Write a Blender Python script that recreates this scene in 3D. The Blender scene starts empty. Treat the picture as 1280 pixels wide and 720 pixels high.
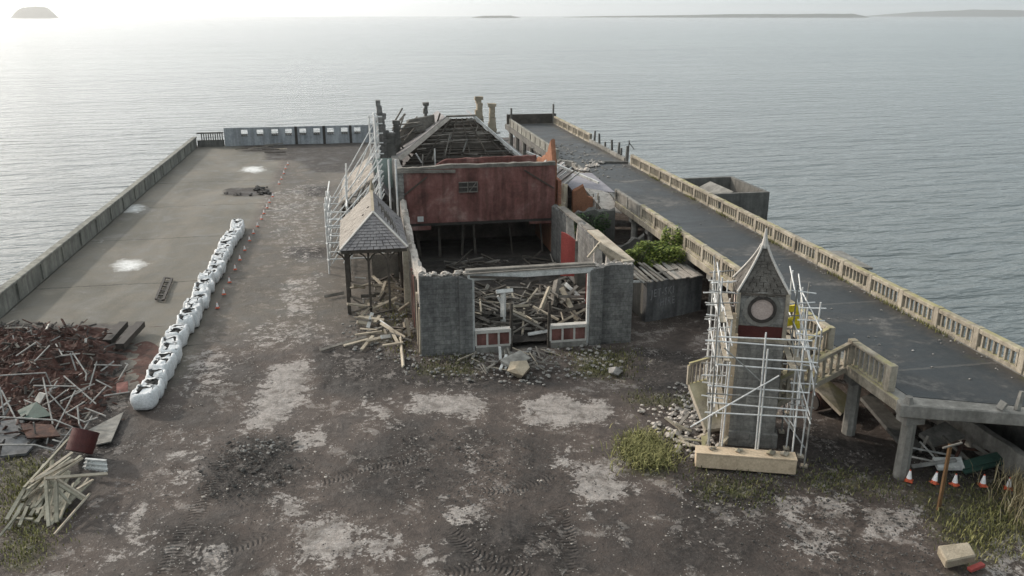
import bpy, bmesh, math, random
import numpy as np
from mathutils import Vector, Matrix, noise
random.seed(7)
R = math.radians
scene = bpy.context.scene
col = scene.collection
U = random.uniform

# ------------------------------------------------------------------ materials
def nodes(name):
    m = bpy.data.materials.new(name); m.use_nodes = True
    nt = m.node_tree; nt.nodes.clear()
    out = nt.nodes.new('ShaderNodeOutputMaterial')
    b = nt.nodes.new('ShaderNodeBsdfPrincipled')
    nt.links.new(b.outputs[0], out.inputs[0])
    return m, nt, b
def N(nt, kind, **kw):
    n = nt.nodes.new(kind)
    for k, v in kw.items():
        if k in n.inputs: n.inputs[k].default_value = v
        else: setattr(n, k, v)
    return n
def ramp(nt, stops, fac):
    r = nt.nodes.new('ShaderNodeValToRGB')
    el = r.color_ramp.elements
    while len(el) < len(stops): el.new(0.5)
    for e, (p, c) in zip(el, stops):
        e.position = p; e.color = tuple(c) + (1,) if len(c) == 3 else c
    nt.links.new(fac, r.inputs[0]); return r.outputs[0]
def mathn(nt, op, a, b=None, clamp=False):
    n = nt.nodes.new('ShaderNodeMath'); n.operation = op; n.use_clamp = clamp
    for i, v in enumerate((a, b)):
        if v is None: continue
        if isinstance(v, (int, float)): n.inputs[i].default_value = v
        else: nt.links.new(v, n.inputs[i])
    return n.outputs[0]
def mixc(nt, fac, a, b, blend='MIX'):
    n = nt.nodes.new('ShaderNodeMix'); n.data_type = 'RGBA'; n.blend_type = blend
    if isinstance(fac, (int, float)): n.inputs[0].default_value = fac
    else: nt.links.new(fac, n.inputs[0])
    for i, v in ((6, a), (7, b)):
        if isinstance(v, tuple): n.inputs[i].default_value = v + (1,)
        else: nt.links.new(v, n.inputs[i])
    return n.outputs[2]
def noise_n(nt, pos, scale, detail=5, rough=.6, vec_scale=None, dist=0):
    if vec_scale:
        mp = N(nt, 'ShaderNodeMapping'); mp.inputs['Scale'].default_value = vec_scale
        nt.links.new(pos, mp.inputs[0]); pos = mp.outputs[0]
    n = N(nt, 'ShaderNodeTexNoise', Scale=scale, Detail=detail, Roughness=rough, Distortion=dist)
    nt.links.new(pos, n.inputs[0]); return n.outputs[0]
def mat(name, cols, scale=1.5, rough=.85, bump=.3, bscale=None, metal=0, spread=.22, spec=.3, stretch=None, streak=0, lichen=None):
    """cols: 2 to 4 colours mixed by a noise in world position; optional vertical streaks and lichen on upward faces"""
    m, nt, b = nodes(name)
    geo = N(nt, 'ShaderNodeNewGeometry'); pos = geo.outputs['Position']
    f = noise_n(nt, pos, scale, 7, .65, stretch, .3)
    k = len(cols)
    st = [(.5 - spread + 2*spread*i/(k-1), c) for i, c in enumerate(cols)]
    c = ramp(nt, st, f)
    fine = noise_n(nt, pos, scale*9, 4, .7, stretch)
    c = mixc(nt, .55, c, ramp(nt, [(.3, (.55,.55,.55)), (.7, (1.25,1.25,1.25))], fine), 'MULTIPLY')
    if streak:
        s = noise_n(nt, pos, 1, 5, .6, (2.2, 2.2, .22))
        c = mixc(nt, streak, c, ramp(nt, [(.4, (.35,.34,.33)), (.6, (1.1,1.1,1.1))], s), 'MULTIPLY')
    if lichen:
        sx = N(nt, 'ShaderNodeSeparateXYZ'); nt.links.new(geo.outputs['Normal'], sx.inputs[0])
        up = mathn(nt, 'MULTIPLY', mathn(nt, 'SUBTRACT', sx.outputs[2], .5, True), ramp(nt, [(.4,(0,0,0)),(.6,(1.6,1.6,1.6))], noise_n(nt, pos, .8, 6)), True)
        c = mixc(nt, up, c, lichen)
    nt.links.new(c, b.inputs['Base Color'])
    b.inputs['Roughness'].default_value = rough; b.inputs['Metallic'].default_value = metal
    b.inputs['Specular IOR Level'].default_value = spec
    if bump:
        bn = N(nt, 'ShaderNodeBump', Strength=bump, Distance=.05)
        nt.links.new(noise_n(nt, pos, bscale or scale*6, 6, .7, stretch), bn.inputs['Height'])
        nt.links.new(bn.outputs[0], b.inputs['Normal'])
    return m
def blockmat(name, c1, c2, mortar, bw=.45, bh=.2, bump=.5, msize=.012):
    """coursed masonry; the courses follow world height, the joints run along the wall"""
    m, nt, b = nodes(name)
    geo = N(nt, 'ShaderNodeNewGeometry'); pos = geo.outputs['Position']
    s = N(nt, 'ShaderNodeSeparateXYZ'); nt.links.new(pos, s.inputs[0])
    cv = N(nt, 'ShaderNodeCombineXYZ')
    nt.links.new(mathn(nt, 'ADD', s.outputs[0], s.outputs[1]), cv.inputs[0]); nt.links.new(s.outputs[2], cv.inputs[1])
    br = N(nt, 'ShaderNodeTexBrick', Scale=1.0)
    br.inputs['Color1'].default_value = c1 + (1,); br.inputs['Color2'].default_value = c2 + (1,); br.inputs['Mortar'].default_value = mortar + (1,)
    br.inputs['Brick Width'].default_value = bw; br.inputs['Row Height'].default_value = bh; br.inputs['Mortar Size'].default_value = msize
    nt.links.new(cv.outputs[0], br.inputs[0])
    n = noise_n(nt, pos, .7, 7, .7)
    c = mixc(nt, .8, br.outputs[0], ramp(nt, [(.3, (.5,.48,.46)), (.5, (.95,.95,.95)), (.7, (1.5,1.5,1.45))], n), 'MULTIPLY')
    c = mixc(nt, .5, c, ramp(nt, [(.35, (.5,.5,.5)), (.65, (1.4,1.4,1.4))], noise_n(nt, pos, 7, 5, .7)), 'MULTIPLY')
    st = noise_n(nt, pos, 1, 5, .6, (1.8, 1.8, .2))
    c = mixc(nt, .5, c, ramp(nt, [(.38, (.4,.4,.42)), (.6, (1.1,1.1,1.1))], st), 'MULTIPLY')
    nt.links.new(c, b.inputs['Base Color']); b.inputs['Roughness'].default_value = .9
    b.inputs['Specular IOR Level'].default_value = .2
    h = mathn(nt, 'ADD', mathn(nt, 'MULTIPLY', br.outputs[1], -.6), noise_n(nt, pos, 9, 6, .7))
    bn = N(nt, 'ShaderNodeBump', Strength=bump, Distance=.05); nt.links.new(h, bn.inputs['Height'])
    nt.links.new(bn.outputs[0], b.inputs['Normal'])
    return m

M = {}
M['cream']   = mat('weathered_cream_concrete', [(.17,.145,.115),(.34,.30,.24),(.42,.375,.305)], .9, .9, .4, lichen=(.30,.27,.12), streak=.45)
M['conc']    = mat('grey_concrete', [(.13,.125,.115),(.225,.215,.195),(.31,.295,.27)], .6, .9, .4, streak=.4)
M['concdark']= mat('dark_concrete', [(.07,.07,.065),(.13,.125,.115),(.17,.165,.15)], .5, .9, .4, streak=.4)
M['parapet'] = mat('sea_wall_concrete', [(.14,.14,.12),(.22,.215,.19),(.30,.29,.25)], .4, .9, .4, streak=.5)
M['stone']   = blockmat('coursed_grey_stone', (.145,.143,.138), (.20,.197,.188), (.118,.116,.11), .55, .24)
M['towerstone'] = blockmat('tower_grey_stone', (.185,.18,.168), (.235,.228,.213), (.165,.16,.15), .5, .25)
M['brick']   = blockmat('red_brick', (.30,.10,.06), (.40,.16,.09), (.22,.16,.13), .23, .075)
M['redplaster'] = mat('faded_red_plaster', [(.085,.042,.036),(.16,.068,.058),(.21,.10,.086),(.31,.20,.175)], .45, .9, .4, streak=.55, spread=.17)
M['brightred'] = mat('bright_red_paint', [(.30,.06,.052),(.40,.085,.07)], 1.2, .7, .2, streak=.2)
M['orange']  = mat('orange_brick_plaster', [(.23,.105,.062),(.35,.165,.095)], 1, .9, .3, streak=.2)
M['rubbletop'] = mat('broken_mortar', [(.2,.18,.16),(.42,.38,.34),(.55,.50,.45)], 2.5, .95, .6)
M['timber']  = mat('grey_timber', [(.07,.063,.055),(.17,.155,.135),(.27,.245,.215)], 1.2, .9, .3)
M['palewood']= mat('pale_timber', [(.20,.17,.13),(.37,.32,.25),(.47,.42,.34)], 1.2, .85, .3)
M['greenwood']= mat('greenish_timber', [(.14,.13,.10),(.28,.262,.205),(.39,.37,.30)], 1.2, .85, .3)
M['darkwood']= mat('dark_timber', [(.03,.026,.022),(.07,.06,.05),(.12,.10,.085)], 1.2, .9, .3)
M['whitewood']= mat('peeling_white_paint', [(.25,.24,.23),(.55,.55,.53),(.66,.66,.64)], 1.5, .8, .3)
M['slate']   = mat('weathered_slate', [(.14,.13,.135),(.225,.21,.21),(.30,.275,.265)], 2.2, .75, .5, streak=.2)
M['slatepalelit']= mat('pale_and_lit_slate', [(.24,.21,.18),(.37,.33,.29),(.46,.41,.36)], 2.0, .8, .5, streak=.2)  # also the lit left roof slopes, with sunlight put into the colour
M['bag']     = mat('white_woven_sack', [(.50,.495,.49),(.72,.72,.72),(.82,.82,.82)], 1.6, .9, .7, 9, spec=.08)
M['fill']    = mat('dark_rubble_fill', [(.02,.019,.018),(.05,.047,.045),(.09,.085,.08)], 6, .95, .8)
M['rust']    = mat('rusty_steel', [(.03,.020,.017),(.065,.033,.026),(.13,.065,.042)], 3, .85, .6)
M['rustpost']= mat('rusty_post', [(.09,.05,.025),(.18,.10,.045)], 2, .85, .4)
M['drum']    = mat('dark_red_paint', [(.055,.014,.013),(.09,.022,.018)], 2, .55, .2)
M['tube']    = mat('galvanised_tube', [(.48,.48,.47),(.66,.66,.65),(.76,.76,.74)], 3, .55, .1, metal=.25)
M['pipe']    = mat('dull_steel_tube', [(.13,.125,.12),(.27,.265,.25),(.40,.39,.37)], 3, .6, .1, metal=.2)
M['steel']   = mat('dark_steel', [(.025,.023,.02),(.06,.05,.045)], 2, .7, .2)
M['yellow']  = mat('yellow_plastic', [(.62,.48,.02),(.75,.60,.03)], 2, .5, .1)
M['conered'] = mat('cone_orange', [(.50,.10,.05),(.62,.13,.06)], 2, .6, .05)
M['white']   = mat('white_sleeve', [(.72,.70,.69),(.84,.82,.81)], 2, .5, .05)
M['lead']    = mat('pale_lead', [(.38,.36,.33),(.55,.52,.48)], 3, .6, .2)
M['clockface']= mat('boarded_clock_face', [(.36,.29,.26),(.46,.38,.345)], 2, .85, .2)
M['ply']     = mat('weathered_plywood', [(.38,.29,.20),(.52,.41,.29),(.58,.47,.34)], 1.2, .85, .2)
M['lime']    = mat('flaking_limewash', [(.09,.09,.092),(.15,.15,.152),(.22,.22,.22)], .7, .9, .3, streak=.5)
M['letter']  = mat('faded_white_lettering', [(.17,.17,.175),(.40,.40,.41)], 5, .9, .1)
M['rock']    = mat('rubble_stone', [(.10,.095,.09),(.22,.21,.195),(.38,.36,.34)], 2.5, .95, .6)
M['grit']    = mat('dark_grit', [(.03,.028,.026),(.065,.06,.055),(.14,.13,.12)], 5, .95, .4)
M['sand']    = mat('sandy_stone', [(.26,.22,.16),(.40,.34,.26)], 2.5, .95, .6)
M['green_tarp']= mat('green_sheeting', [(.015,.035,.028),(.04,.085,.068)], 2, .6, .3)
M['island']  = mat('far_hillside', [(.05,.06,.05),(.09,.095,.08)], .02, 1, 0)
M['cliff']   = mat('sea_rock', [(.05,.045,.04),(.12,.11,.10)], .3, .9, .6)
def leafmat(name, c1, c2, c3):
    m, nt, b = nodes(name)
    geo = N(nt, 'ShaderNodeNewGeometry')
    r = ramp(nt, [(.1, c1), (.5, c2), (.95, c3)], geo.outputs['Random Per Island'])
    nt.links.new(r, b.inputs['Base Color']); b.inputs['Roughness'].default_value = .7
    b.inputs['Specular IOR Level'].default_value = .2
    return m
M['leaf']  = leafmat('bramble_leaves', (.035,.06,.012), (.115,.165,.026), (.27,.30,.075))
M['ivy']   = leafmat('dark_ivy_leaves', (.012,.030,.008), (.025,.060,.014), (.06,.10,.03))
M['weed']  = leafmat('yellow_green_weeds', (.08,.08,.03), (.17,.165,.06), (.30,.28,.12))
M['drygrass'] = leafmat('dry_grass_blades', (.16,.12,.06), (.32,.26,.15), (.46,.39,.25))
M['moss']  = leafmat('low_moss', (.035,.04,.018), (.08,.085,.03), (.15,.145,.06))

# ------------------------------------------------------------------ mesh builder
class MB:
    def __init__(s): s.v = []; s.f = []
    def add(s, vs, fs):
        n = len(s.v); s.v += [tuple(v) for v in vs]; s.f += [tuple(i + n for i in f) for f in fs]; return s
    def box(s, x0, x1, y0, y1, z0, z1, j=0):
        vs = [(x + U(-j, j), y + U(-j, j), z + U(-j, j)) for z in (z0, z1) for x, y in ((x0,y0),(x1,y0),(x1,y1),(x0,y1))]
        return s.add(vs, [(3,2,1,0),(4,5,6,7),(0,1,5,4),(1,2,6,5),(2,3,7,6),(3,0,4,7)])
    def prism(s, poly, z0, z1):
        n = len(poly)
        vs = [(p[0], p[1], z0) for p in poly] + [(p[0], p[1], z1) for p in poly]
        return s.add(vs, [tuple(range(n))[::-1], tuple(range(n, 2*n))] + [(i, (i+1) % n, n + (i+1) % n, n + i) for i in range(n)])
    def bar(s, p, q, w, h, roll=0, taper=1):
        p, q = Vector(p), Vector(q); d = (q - p).normalized()
        up = Vector((0,0,1)) if abs(d.z) < .95 else Vector((0,1,0))
        a = d.cross(up).normalized(); b = a.cross(d).normalized()
        if roll: Q = Matrix.Rotation(roll, 3, d); a, b = Q @ a, Q @ b
        vs = []
        for c, k in ((p, 1), (q, taper)):
            for i, jj in ((-1,-1),(1,-1),(1,1),(-1,1)): vs.append(c + a*(i*w*k/2) + b*(jj*h*k/2))
        return s.add(vs, [(3,2,1,0),(4,5,6,7),(0,1,5,4),(1,2,6,5),(2,3,7,6),(3,0,4,7)])
    def tube(s, pts, r, n=6):
        pts = [Vector(p) for p in pts]
        rings = []
        for i, c in enumerate(pts):
            d = (pts[min(i+1, len(pts)-1)] - pts[max(i-1, 0)]).normalized()
            up = Vector((0,0,1)) if abs(d.z) < .95 else Vector((0,1,0))
            a = d.cross(up).normalized(); b = a.cross(d)
            rr = r[i] if isinstance(r, (list, tuple)) else r
            rings.append([c + a*math.cos(2*math.pi*k/n)*rr + b*math.sin(2*math.pi*k/n)*rr for k in range(n)])
        vs = [v for g in rings for v in g]; fs = []
        for i in range(len(pts)-1):
            for k in range(n): fs.append((i*n+k, i*n+(k+1) % n, (i+1)*n+(k+1) % n, (i+1)*n+k))
        fs += [tuple(range(n))[::-1], tuple((len(pts)-1)*n + k for k in range(n))]
        return s.add(vs, fs)
    def slab(s, quad, t):
        """a thick sheet: four corner points, thickness t along its normal"""
        q = [Vector(p) for p in quad]; nrm = (q[1]-q[0]).cross(q[2]-q[0]).normalized() * t
        n = len(q)
        return s.add(q + [p - nrm for p in q], [tuple(range(n)), tuple(range(n, 2*n))[::-1]] + [(i, n+i, n+(i+1) % n, (i+1) % n) for i in range(n)])
    def rock(s, c, r, sq=.7):
        c = Vector(c); vs = []
        for d in ((1,0,0),(-1,0,0),(0,1,0),(0,-1,0),(0,0,1),(0,0,-1),(.6,.6,.5),(-.6,.6,.5),(.6,-.6,.5),(-.6,-.6,.5)):
            k = U(.65, 1.15); vs.append(c + Vector((d[0]*r*k, d[1]*r*k, d[2]*r*k*sq)))
        rz = U(0, 6.28)
        return s.add(vs, [(4,6,7),(4,8,6),(4,9,8),(4,7,9),(6,0,2),(6,2,7),(7,2,1),(7,1,9),(9,1,3),(9,3,8),(8,3,0),(8,0,6),(0,5,2),(2,5,1),(1,5,3),(3,5,0)])
    def build(s, name, m, parent=None, origin=None, smooth=False, bevel=0):
        me = bpy.data.meshes.new(name)
        if parent is None:
            if origin is None:
                a = np.array(s.v); origin = tuple(((a.min(0)+a.max(0))/2)[:2]) + (float(a[:,2].min()),)
            o0 = Vector(origin); vs = [tuple(Vector(v) - o0) for v in s.v]
        else: vs = s.v; o0 = None
        me.from_pydata(vs, [], s.f); me.update()
        me.materials.append(M[m] if isinstance(m, str) else m)
        if smooth: me.polygons.foreach_set('use_smooth', [True]*len(me.polygons))
        o = bpy.data.objects.new(name, me); col.objects.link(o)
        if o0 is not None: o.location = o0
        else:
            o.parent = parent; r = parent; L = Vector((0,0,0))
            while r: L += Vector(r.location); r = r.parent
            o.matrix_parent_inverse = Matrix.Translation(-L)
        if bevel:
            b = o.modifiers.new('bevel', 'BEVEL'); b.width = bevel; b.segments = 1; b.limit_method = 'ANGLE'
        return o
def tag(o, label=None, cat=None, group=None, kind=None):
    if label: o['label'] = label
    if cat: o['category'] = cat
    if group: o['group'] = group
    if kind: o['kind'] = kind
    return o
def empty(name, loc, label, cat, group=None):
    o = bpy.data.objects.new(name, None); col.objects.link(o); o.location = loc; o.empty_display_size = .2
    return tag(o, label, cat, group)
def copy_tree(src, parent=None):
    c = src.copy(); col.objects.link(c)
    if parent: c.parent = parent
    for ch in list(src.children): copy_tree(ch, c)
    return c
ORD = ['nearest','second','third','fourth','fifth','sixth','seventh','eighth','ninth','tenth','eleventh','twelfth','thirteenth','fourteenth','fifteenth','sixteenth','seventeenth','eighteenth','nineteenth','twentieth']
def V(p, dx=0, dy=0, dz=0): return (p[0]+dx, p[1]+dy, p[2]+dz)
def lerp(p, q, t): return tuple(a + (b-a)*t for a, b in zip(p, q))
def inpoly(x, y, P):
    c = False; n = len(P)
    for i in range(n):
        (x1, y1), (x2, y2) = P[i], P[i-1]
        if (y1 > y) != (y2 > y) and x < (x2-x1)*(y-y1)/(y2-y1) + x1: c = not c
    return c
def ragged_wall(mb, p, q, t, tops, z0=0, step=.35, j=.12):
    """a wall along p-q (x,y), thickness t to its left, with a broken top that follows tops = [(fraction, z)...]"""
    p, q = Vector((p[0], p[1], 0)), Vector((q[0], q[1], 0)); L = (q-p).length; d = (q-p)/L; nrm = Vector((-d.y, d.x, 0))
    n = max(2, int(L/step))
    def top(u):
        for (a, za), (b, zb) in zip(tops, tops[1:]):
            if a <= u <= b: return za + (zb-za)*(u-a)/max(b-a, 1e-6)
        return tops[-1][1]
    vs = []; fs = []
    for i in range(n+1):
        u = i/n; c = p + d*(L*u)
        zz = top(u) + U(-j, j) if j else top(u)
        for off, z in ((0, z0), (0, zz), (t/2, zz + U(0, j)), (t, zz + U(-j, j)*.6), (t, z0)):
            e = c + nrm*off; vs.append((e.x, e.y, z))
    for i in range(n):
        for k in range(4):
            a = i*5+k; fs.append((a, a+5, a+6, a+1))
    fs += [(0,1,2,3,4), tuple(n*5+k for k in (4,3,2,1,0))]
    return mb.add(vs, fs)
def leaves(mb, pts, size, flat=.3):
    for c in pts:
        s_ = size*U(.6, 1.4); a = Vector((U(-1,1), U(-1,1), U(-flat, flat)+.1)).normalized()
        b = a.cross(Vector((U(-.4,.4), U(-.4,.4), 1))).normalized(); c = Vector(c)
        mb.add([c - a*s_, c + b*s_*.55, c + a*s_, c - b*s_*.55], [(0,1,2,3)])
def clump(mb, c, rx, ry, rz, n, size, lobes=9):
    L = [(U(-.6,.6)*rx, U(-.6,.6)*ry, U(.0,.55)*rz, U(.3,.55)) for _ in range(lobes)]
    pts = []
    for _ in range(n):
        lx, ly, lz, lr = random.choice(L)
        d = Vector((random.gauss(0,1), random.gauss(0,1), random.gauss(0,1))).normalized() * lr * U(.55, 1.05)
        z = lz + d.z*rz
        pts.append((c[0]+lx+d.x*rx, c[1]+ly+d.y*ry, c[2]+max(.02, z)))
    leaves(mb, pts, size)
def blades(mb, pts, h, w=.012, lean=.5):
    for c in pts:
        hh = h*U(.5, 1.2); c = Vector(c); a = U(0, 6.28); d = Vector((math.cos(a), math.sin(a), 0)); s_ = Vector((-d.y, d.x, 0))*w
        m1 = c + d*hh*lean*.35 + Vector((0,0,hh*.6)); tip = c + d*hh*lean + Vector((0,0,hh*U(.8, 1)))
        mb.add([c-s_, c+s_, m1+s_*.8, m1-s_*.8, tip], [(0,1,2,3),(3,2,4)])
def scatter(P, n):
    xs = [p[0] for p in P]; ys = [p[1] for p in P]; out = []
    while len(out) < n:
        x, y = U(min(xs), max(xs)), U(min(ys), max(ys))
        if inpoly(x, y, P): out.append((x, y))
    return out

# ------------------------------------------------------------------ camera, light, sky
TH = R(10.4); PIT = math.atan(342/1050)
cam = bpy.data.cameras.new('camera'); co = bpy.data.objects.new('camera', cam); col.objects.link(co)
cam.sensor_width = 36; cam.lens = 36*1050/1280; cam.clip_start = .5; cam.clip_end = 60000
co.location = (0, 0, 16); co.rotation_euler = (math.pi/2 - PIT, 0, -TH); scene.camera = co

SUN_EL = R(24); SUN_DIR = Vector((-.76*math.cos(SUN_EL), .65*math.cos(SUN_EL), math.sin(SUN_EL)))
sl = bpy.data.lights.new('sun', 'SUN'); sl.energy = 3.0; sl.angle = R(3); sl.color = (1, .90, .78)
so = bpy.data.objects.new('sun', sl); col.objects.link(so); so.rotation_euler = SUN_DIR.to_track_quat('Z', 'Y').to_euler()
w = bpy.data.worlds.new('World'); scene.world = w; w.use_nodes = True; nt = w.node_tree
bg = nt.nodes['Background']
sky = nt.nodes.new('ShaderNodeTexSky'); sky.sky_type = 'NISHITA'; sky.sun_disc = False
sky.sun_elevation = SUN_EL; sky.sun_rotation = math.atan2(SUN_DIR.x, SUN_DIR.y)
sky.air_density = 1.0; sky.dust_density = 3.0; sky.ozone_density = 1
tc = nt.nodes.new('ShaderNodeTexCoord')
# thin high cloud: a pale veil over the clear sky, thicker in broad patches
vm = N(nt, 'ShaderNodeMapping'); vm.inputs['Scale'].default_value = (1, 1, 3.5); nt.links.new(tc.outputs['Generated'], vm.inputs[0])
cn = N(nt, 'ShaderNodeTexNoise', Scale=1.6, Detail=6.0, Roughness=.55); nt.links.new(vm.outputs[0], cn.inputs[0])
veil = ramp(nt, [(.3, (.7,.7,.7)), (.7, (.97,.97,.97))], cn.outputs[0])
dt = nt.nodes.new('ShaderNodeVectorMath'); dt.operation = 'DOT_PRODUCT'; nt.links.new(tc.outputs['Generated'], dt.inputs[0]); dt.inputs[1].default_value = SUN_DIR
cl = ramp(nt, [(0, (6.3,7.5,8.2)), (.5, (8.9,10.2,10.7)), (.75, (13.4,14.2,14.4)), (.9, (21,21.4,21.3)), (1, (40,39,37))], mathn(nt, 'ADD', mathn(nt, 'MULTIPLY', dt.outputs['Value'], .5), .5))
nt.links.new(mixc(nt, veil, sky.outputs[0], cl), bg.inputs[0])
bg.inputs[1].default_value = .086
scene.view_settings.view_transform = 'Standard'; scene.view_settings.look = 'None'; scene.view_settings.gamma = 1
scene.view_settings.exposure = 0
scene.view_settings.use_curve_mapping = False
scene.cycles.max_bounces = 6; scene.cycles.volume_bounces = 0

# ------------------------------------------------------------------ sea
SEA = -7.0
def sea_material():
    m, nt, b = nodes('sea_water')
    geo = N(nt, 'ShaderNodeNewGeometry'); pos = geo.outputs['Position']
    mp = N(nt, 'ShaderNodeMapping'); mp.inputs['Rotation'].default_value = (0, 0, R(-4)); nt.links.new(pos, mp.inputs[0])
    a = noise_n(nt, mp.outputs[0], .30, 4, .55, (.30, 1, 1), .4)
    c = noise_n(nt, mp.outputs[0], 1.1, 3, .6, (.4, 1, 1), .3)
    d = noise_n(nt, mp.outputs[0], .035, 3, .5, (.3, 1, 1))
    h = mathn(nt, 'ADD', mathn(nt, 'ADD', mathn(nt, 'MULTIPLY', a, 1.5), mathn(nt, 'MULTIPLY', c, .33)), mathn(nt, 'MULTIPLY', d, 2.0))
    bn = N(nt, 'ShaderNodeBump', Strength=1.0, Distance=.8); nt.links.new(h, bn.inputs['Height'])
    nt.links.new(bn.outputs[0], b.inputs['Normal'])
    nt.links.new(ramp(nt, [(.35, (.085,.10,.10)), (.65, (.125,.14,.138))], noise_n(nt, pos, .004, 3, .5, (.3,1,1))), b.inputs['Base Color'])
    b.inputs['Roughness'].default_value = .14; b.inputs['IOR'].default_value = 1.333; b.inputs['Specular IOR Level'].default_value = .5
    return m
n = 24; rad = [60, 300, 1200, 4000, 11000]
sv = [(0, 40, SEA)]; sf = []
for r_ in rad: sv += [(r_*math.cos(2*math.pi*k/n), 40 + r_*math.sin(2*math.pi*k/n), SEA) for k in range(n)]
for k in range(n): sf.append((0, 1+k, 1+(k+1) % n))
for i in range(len(rad)-1):
    for k in range(n): sf.append((1+i*n+k, 1+(i+1)*n+k, 1+(i+1)*n+(k+1) % n, 1+i*n+(k+1) % n))
tag(MB().add(sv, sf).build('sea', sea_material(), origin=(0,40,SEA)), kind='structure')

def island(name, label, az0, az1, dist, prof, depth):
    """a low hill at real distance: azimuths (degrees right of view), profile of (fraction, height in metres)"""
    vs = []; fs = []; K = 40; J = 7
    for i in range(K+1):
        u = i/K; az = R(az0 + (az1-az0)*u) + TH
        for (a, za), (b_, zb) in zip(prof, prof[1:]):
            if a <= u <= b_: hh = za + (zb-za)*(u-a)/max(b_-a, 1e-6)
        for jx in range(J+1):
            t = jx/J; dd = dist + depth*(t-.0)
            z = SEA - 1 + (hh+1)*min(1, math.sin(math.pi*t)*1.4)*(1 + .12*noise.noise((i*.4, jx*.7, dist)))
            vs.append((dd*math.sin(az), dd*math.cos(az), z))
    for i in range(K):
        for jx in range(J): a = i*(J+1)+jx; fs.append((a, a+J+1, a+J+2, a+1))
    return tag(MB().add(vs, fs).build(name, 'island', smooth=True), label, kind='structure')
def az(px): return math.degrees(math.atan((px-640)/1050*math.cos(PIT)/1))
island('island', 'steep flat topped island on the left horizon', az(12)*1.0, az(73)*1.0, 6500, [(0,1),(.18,52),(.3,64),(.55,72),(.8,64),(1,1)], 300)
island('island', 'small dark low island in mid horizon', az(590), az(650), 6000, [(0,3),(.2,13),(.8,15),(1,3)], 200)
island('island', 'long low island right of mid horizon', az(704), az(1087), 7000, [(0,2),(.1,9),(.4,17),(.6,25),(.95,27),(1,3)], 400)
island('hills', 'faint mainland hills on the right horizon', az(1080), az(1400), 11200, [(0,3),(.2,45),(.45,75),(.7,65),(1,60)], 900)

m, nt, b = nodes('haze_air'); nt.nodes.remove(b)
pv = nt.nodes.new('ShaderNodeVolumePrincipled'); pv.inputs['Density'].default_value = 1.1e-4; pv.inputs['Color'].default_value = (.985,.99,.99,1); pv.inputs['Anisotropy'].default_value = .6
nt.links.new(pv.outputs[0], [x for x in nt.nodes if x.type == 'OUTPUT_MATERIAL'][0].inputs['Volume'])
tag(MB().box(-12500, 12500, -12500, 12500, SEA-1.5, 125).build('haze', m, origin=(0,0,0)), kind='stuff')

# ------------------------------------------------------------------ ground (pier deck)
PALE = [([(-4.44,38.75),(-3.07,39.1),(-3,34.86),(-3.93,32.32),(-5.08,32.18),(-5.04,34.82)], 1.25),
 ([(1.68,34.42),(4.79,34.02),(5,32.58),(4.42,31.52),(1.54,32.28)], .95), ([(6.45,32.8),(8.27,33.21),(10.37,31.59),(9.66,30.19),(7.52,30.08),(6,30.5)], 1.0),
 ([(3.07,29.99),(3.6,29.89),(3.83,26.46),(3.36,26.27)], .75), ([(7.22,27.29),(9.19,26.75),(8.98,24.97),(7.86,23.93),(6.82,24.57)], .95),
 ([(-2.64,24.84),(-1.94,25.53),(-0.48,24.31),(-0.75,22.95),(-2.51,22.62)], 1.05), ([(-0.57,23.69),(0.66,23.65),(0.59,22.42),(-0.39,22.6)], 1.0),
 ([(2.35,25.39),(3.36,24.85),(3.1,23.93),(2.27,24.18)], 1.0), ([(1.08,23.04),(1.84,23.08),(1.58,21.87),(1.01,22.06)], .95),
 ([(-5.51,23.83),(-4.93,23.8),(-4.85,22.89),(-5.39,23.07)], 1.2), ([(-3.09,31.74),(-1.66,31.62),(-1.94,30.24),(-3.14,30.01)], .95),
 ([(6.7,28.01),(7.54,28.18),(7.31,26.68),(6.65,27.1)], .9), ([(-3.76,28.42),(-1.93,25.43),(-2.43,24.81),(-3.8,25.77)], .7),
 ([(-9.38,26.8),(-7.58,28.01),(-6.54,24.02),(-8.42,23.16)], .5), ([(-0.85,34.05),(1.26,34.5),(1.25,31.37),(-0.53,31.7)], .6),
 ([(-8.19,31.06),(-6.25,32.04),(-5.98,28.26),(-7.47,27.45)], .5), ([(16.3,22.33),(18.33,22.21),(17.29,20.73),(15.76,21.01)], 1.0),
 ([(14.79,23.9),(16.77,24.09),(16.16,22.11),(14.06,22.02)], .75), ([(13.7,23.57),(14.94,23.61),(13.95,21.57),(12.92,21.76)], .95),
 ([(13.57,21.64),(15.11,21.36),(13.93,19.85),(12.67,20.49)], .8), ([(18.88,19.78),(20.78,20.31),(18.93,18.14),(17.98,18.31)], .9),
 ([(-5.54,52.62),(-2.37,54.73),(-2.56,44.63),(-5.16,45.11)], .5), ([(-9.69,81.58),(-3.93,86.69),(-2.39,55.69),(-5.57,56.28)], .42), ([(-9.07,41.14),(-6.46,41.74),(-6.22,36.74),(-8.4,35.44)], .55),
 ([(-6.89,45.42),(-2.56,44.63),(-1.65,41.42),(-6.33,40.63)], .5), ([(16.03,36.53),(18.38,36.1),(16.76,34.37),(14.9,33.76)], .5)]
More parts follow.
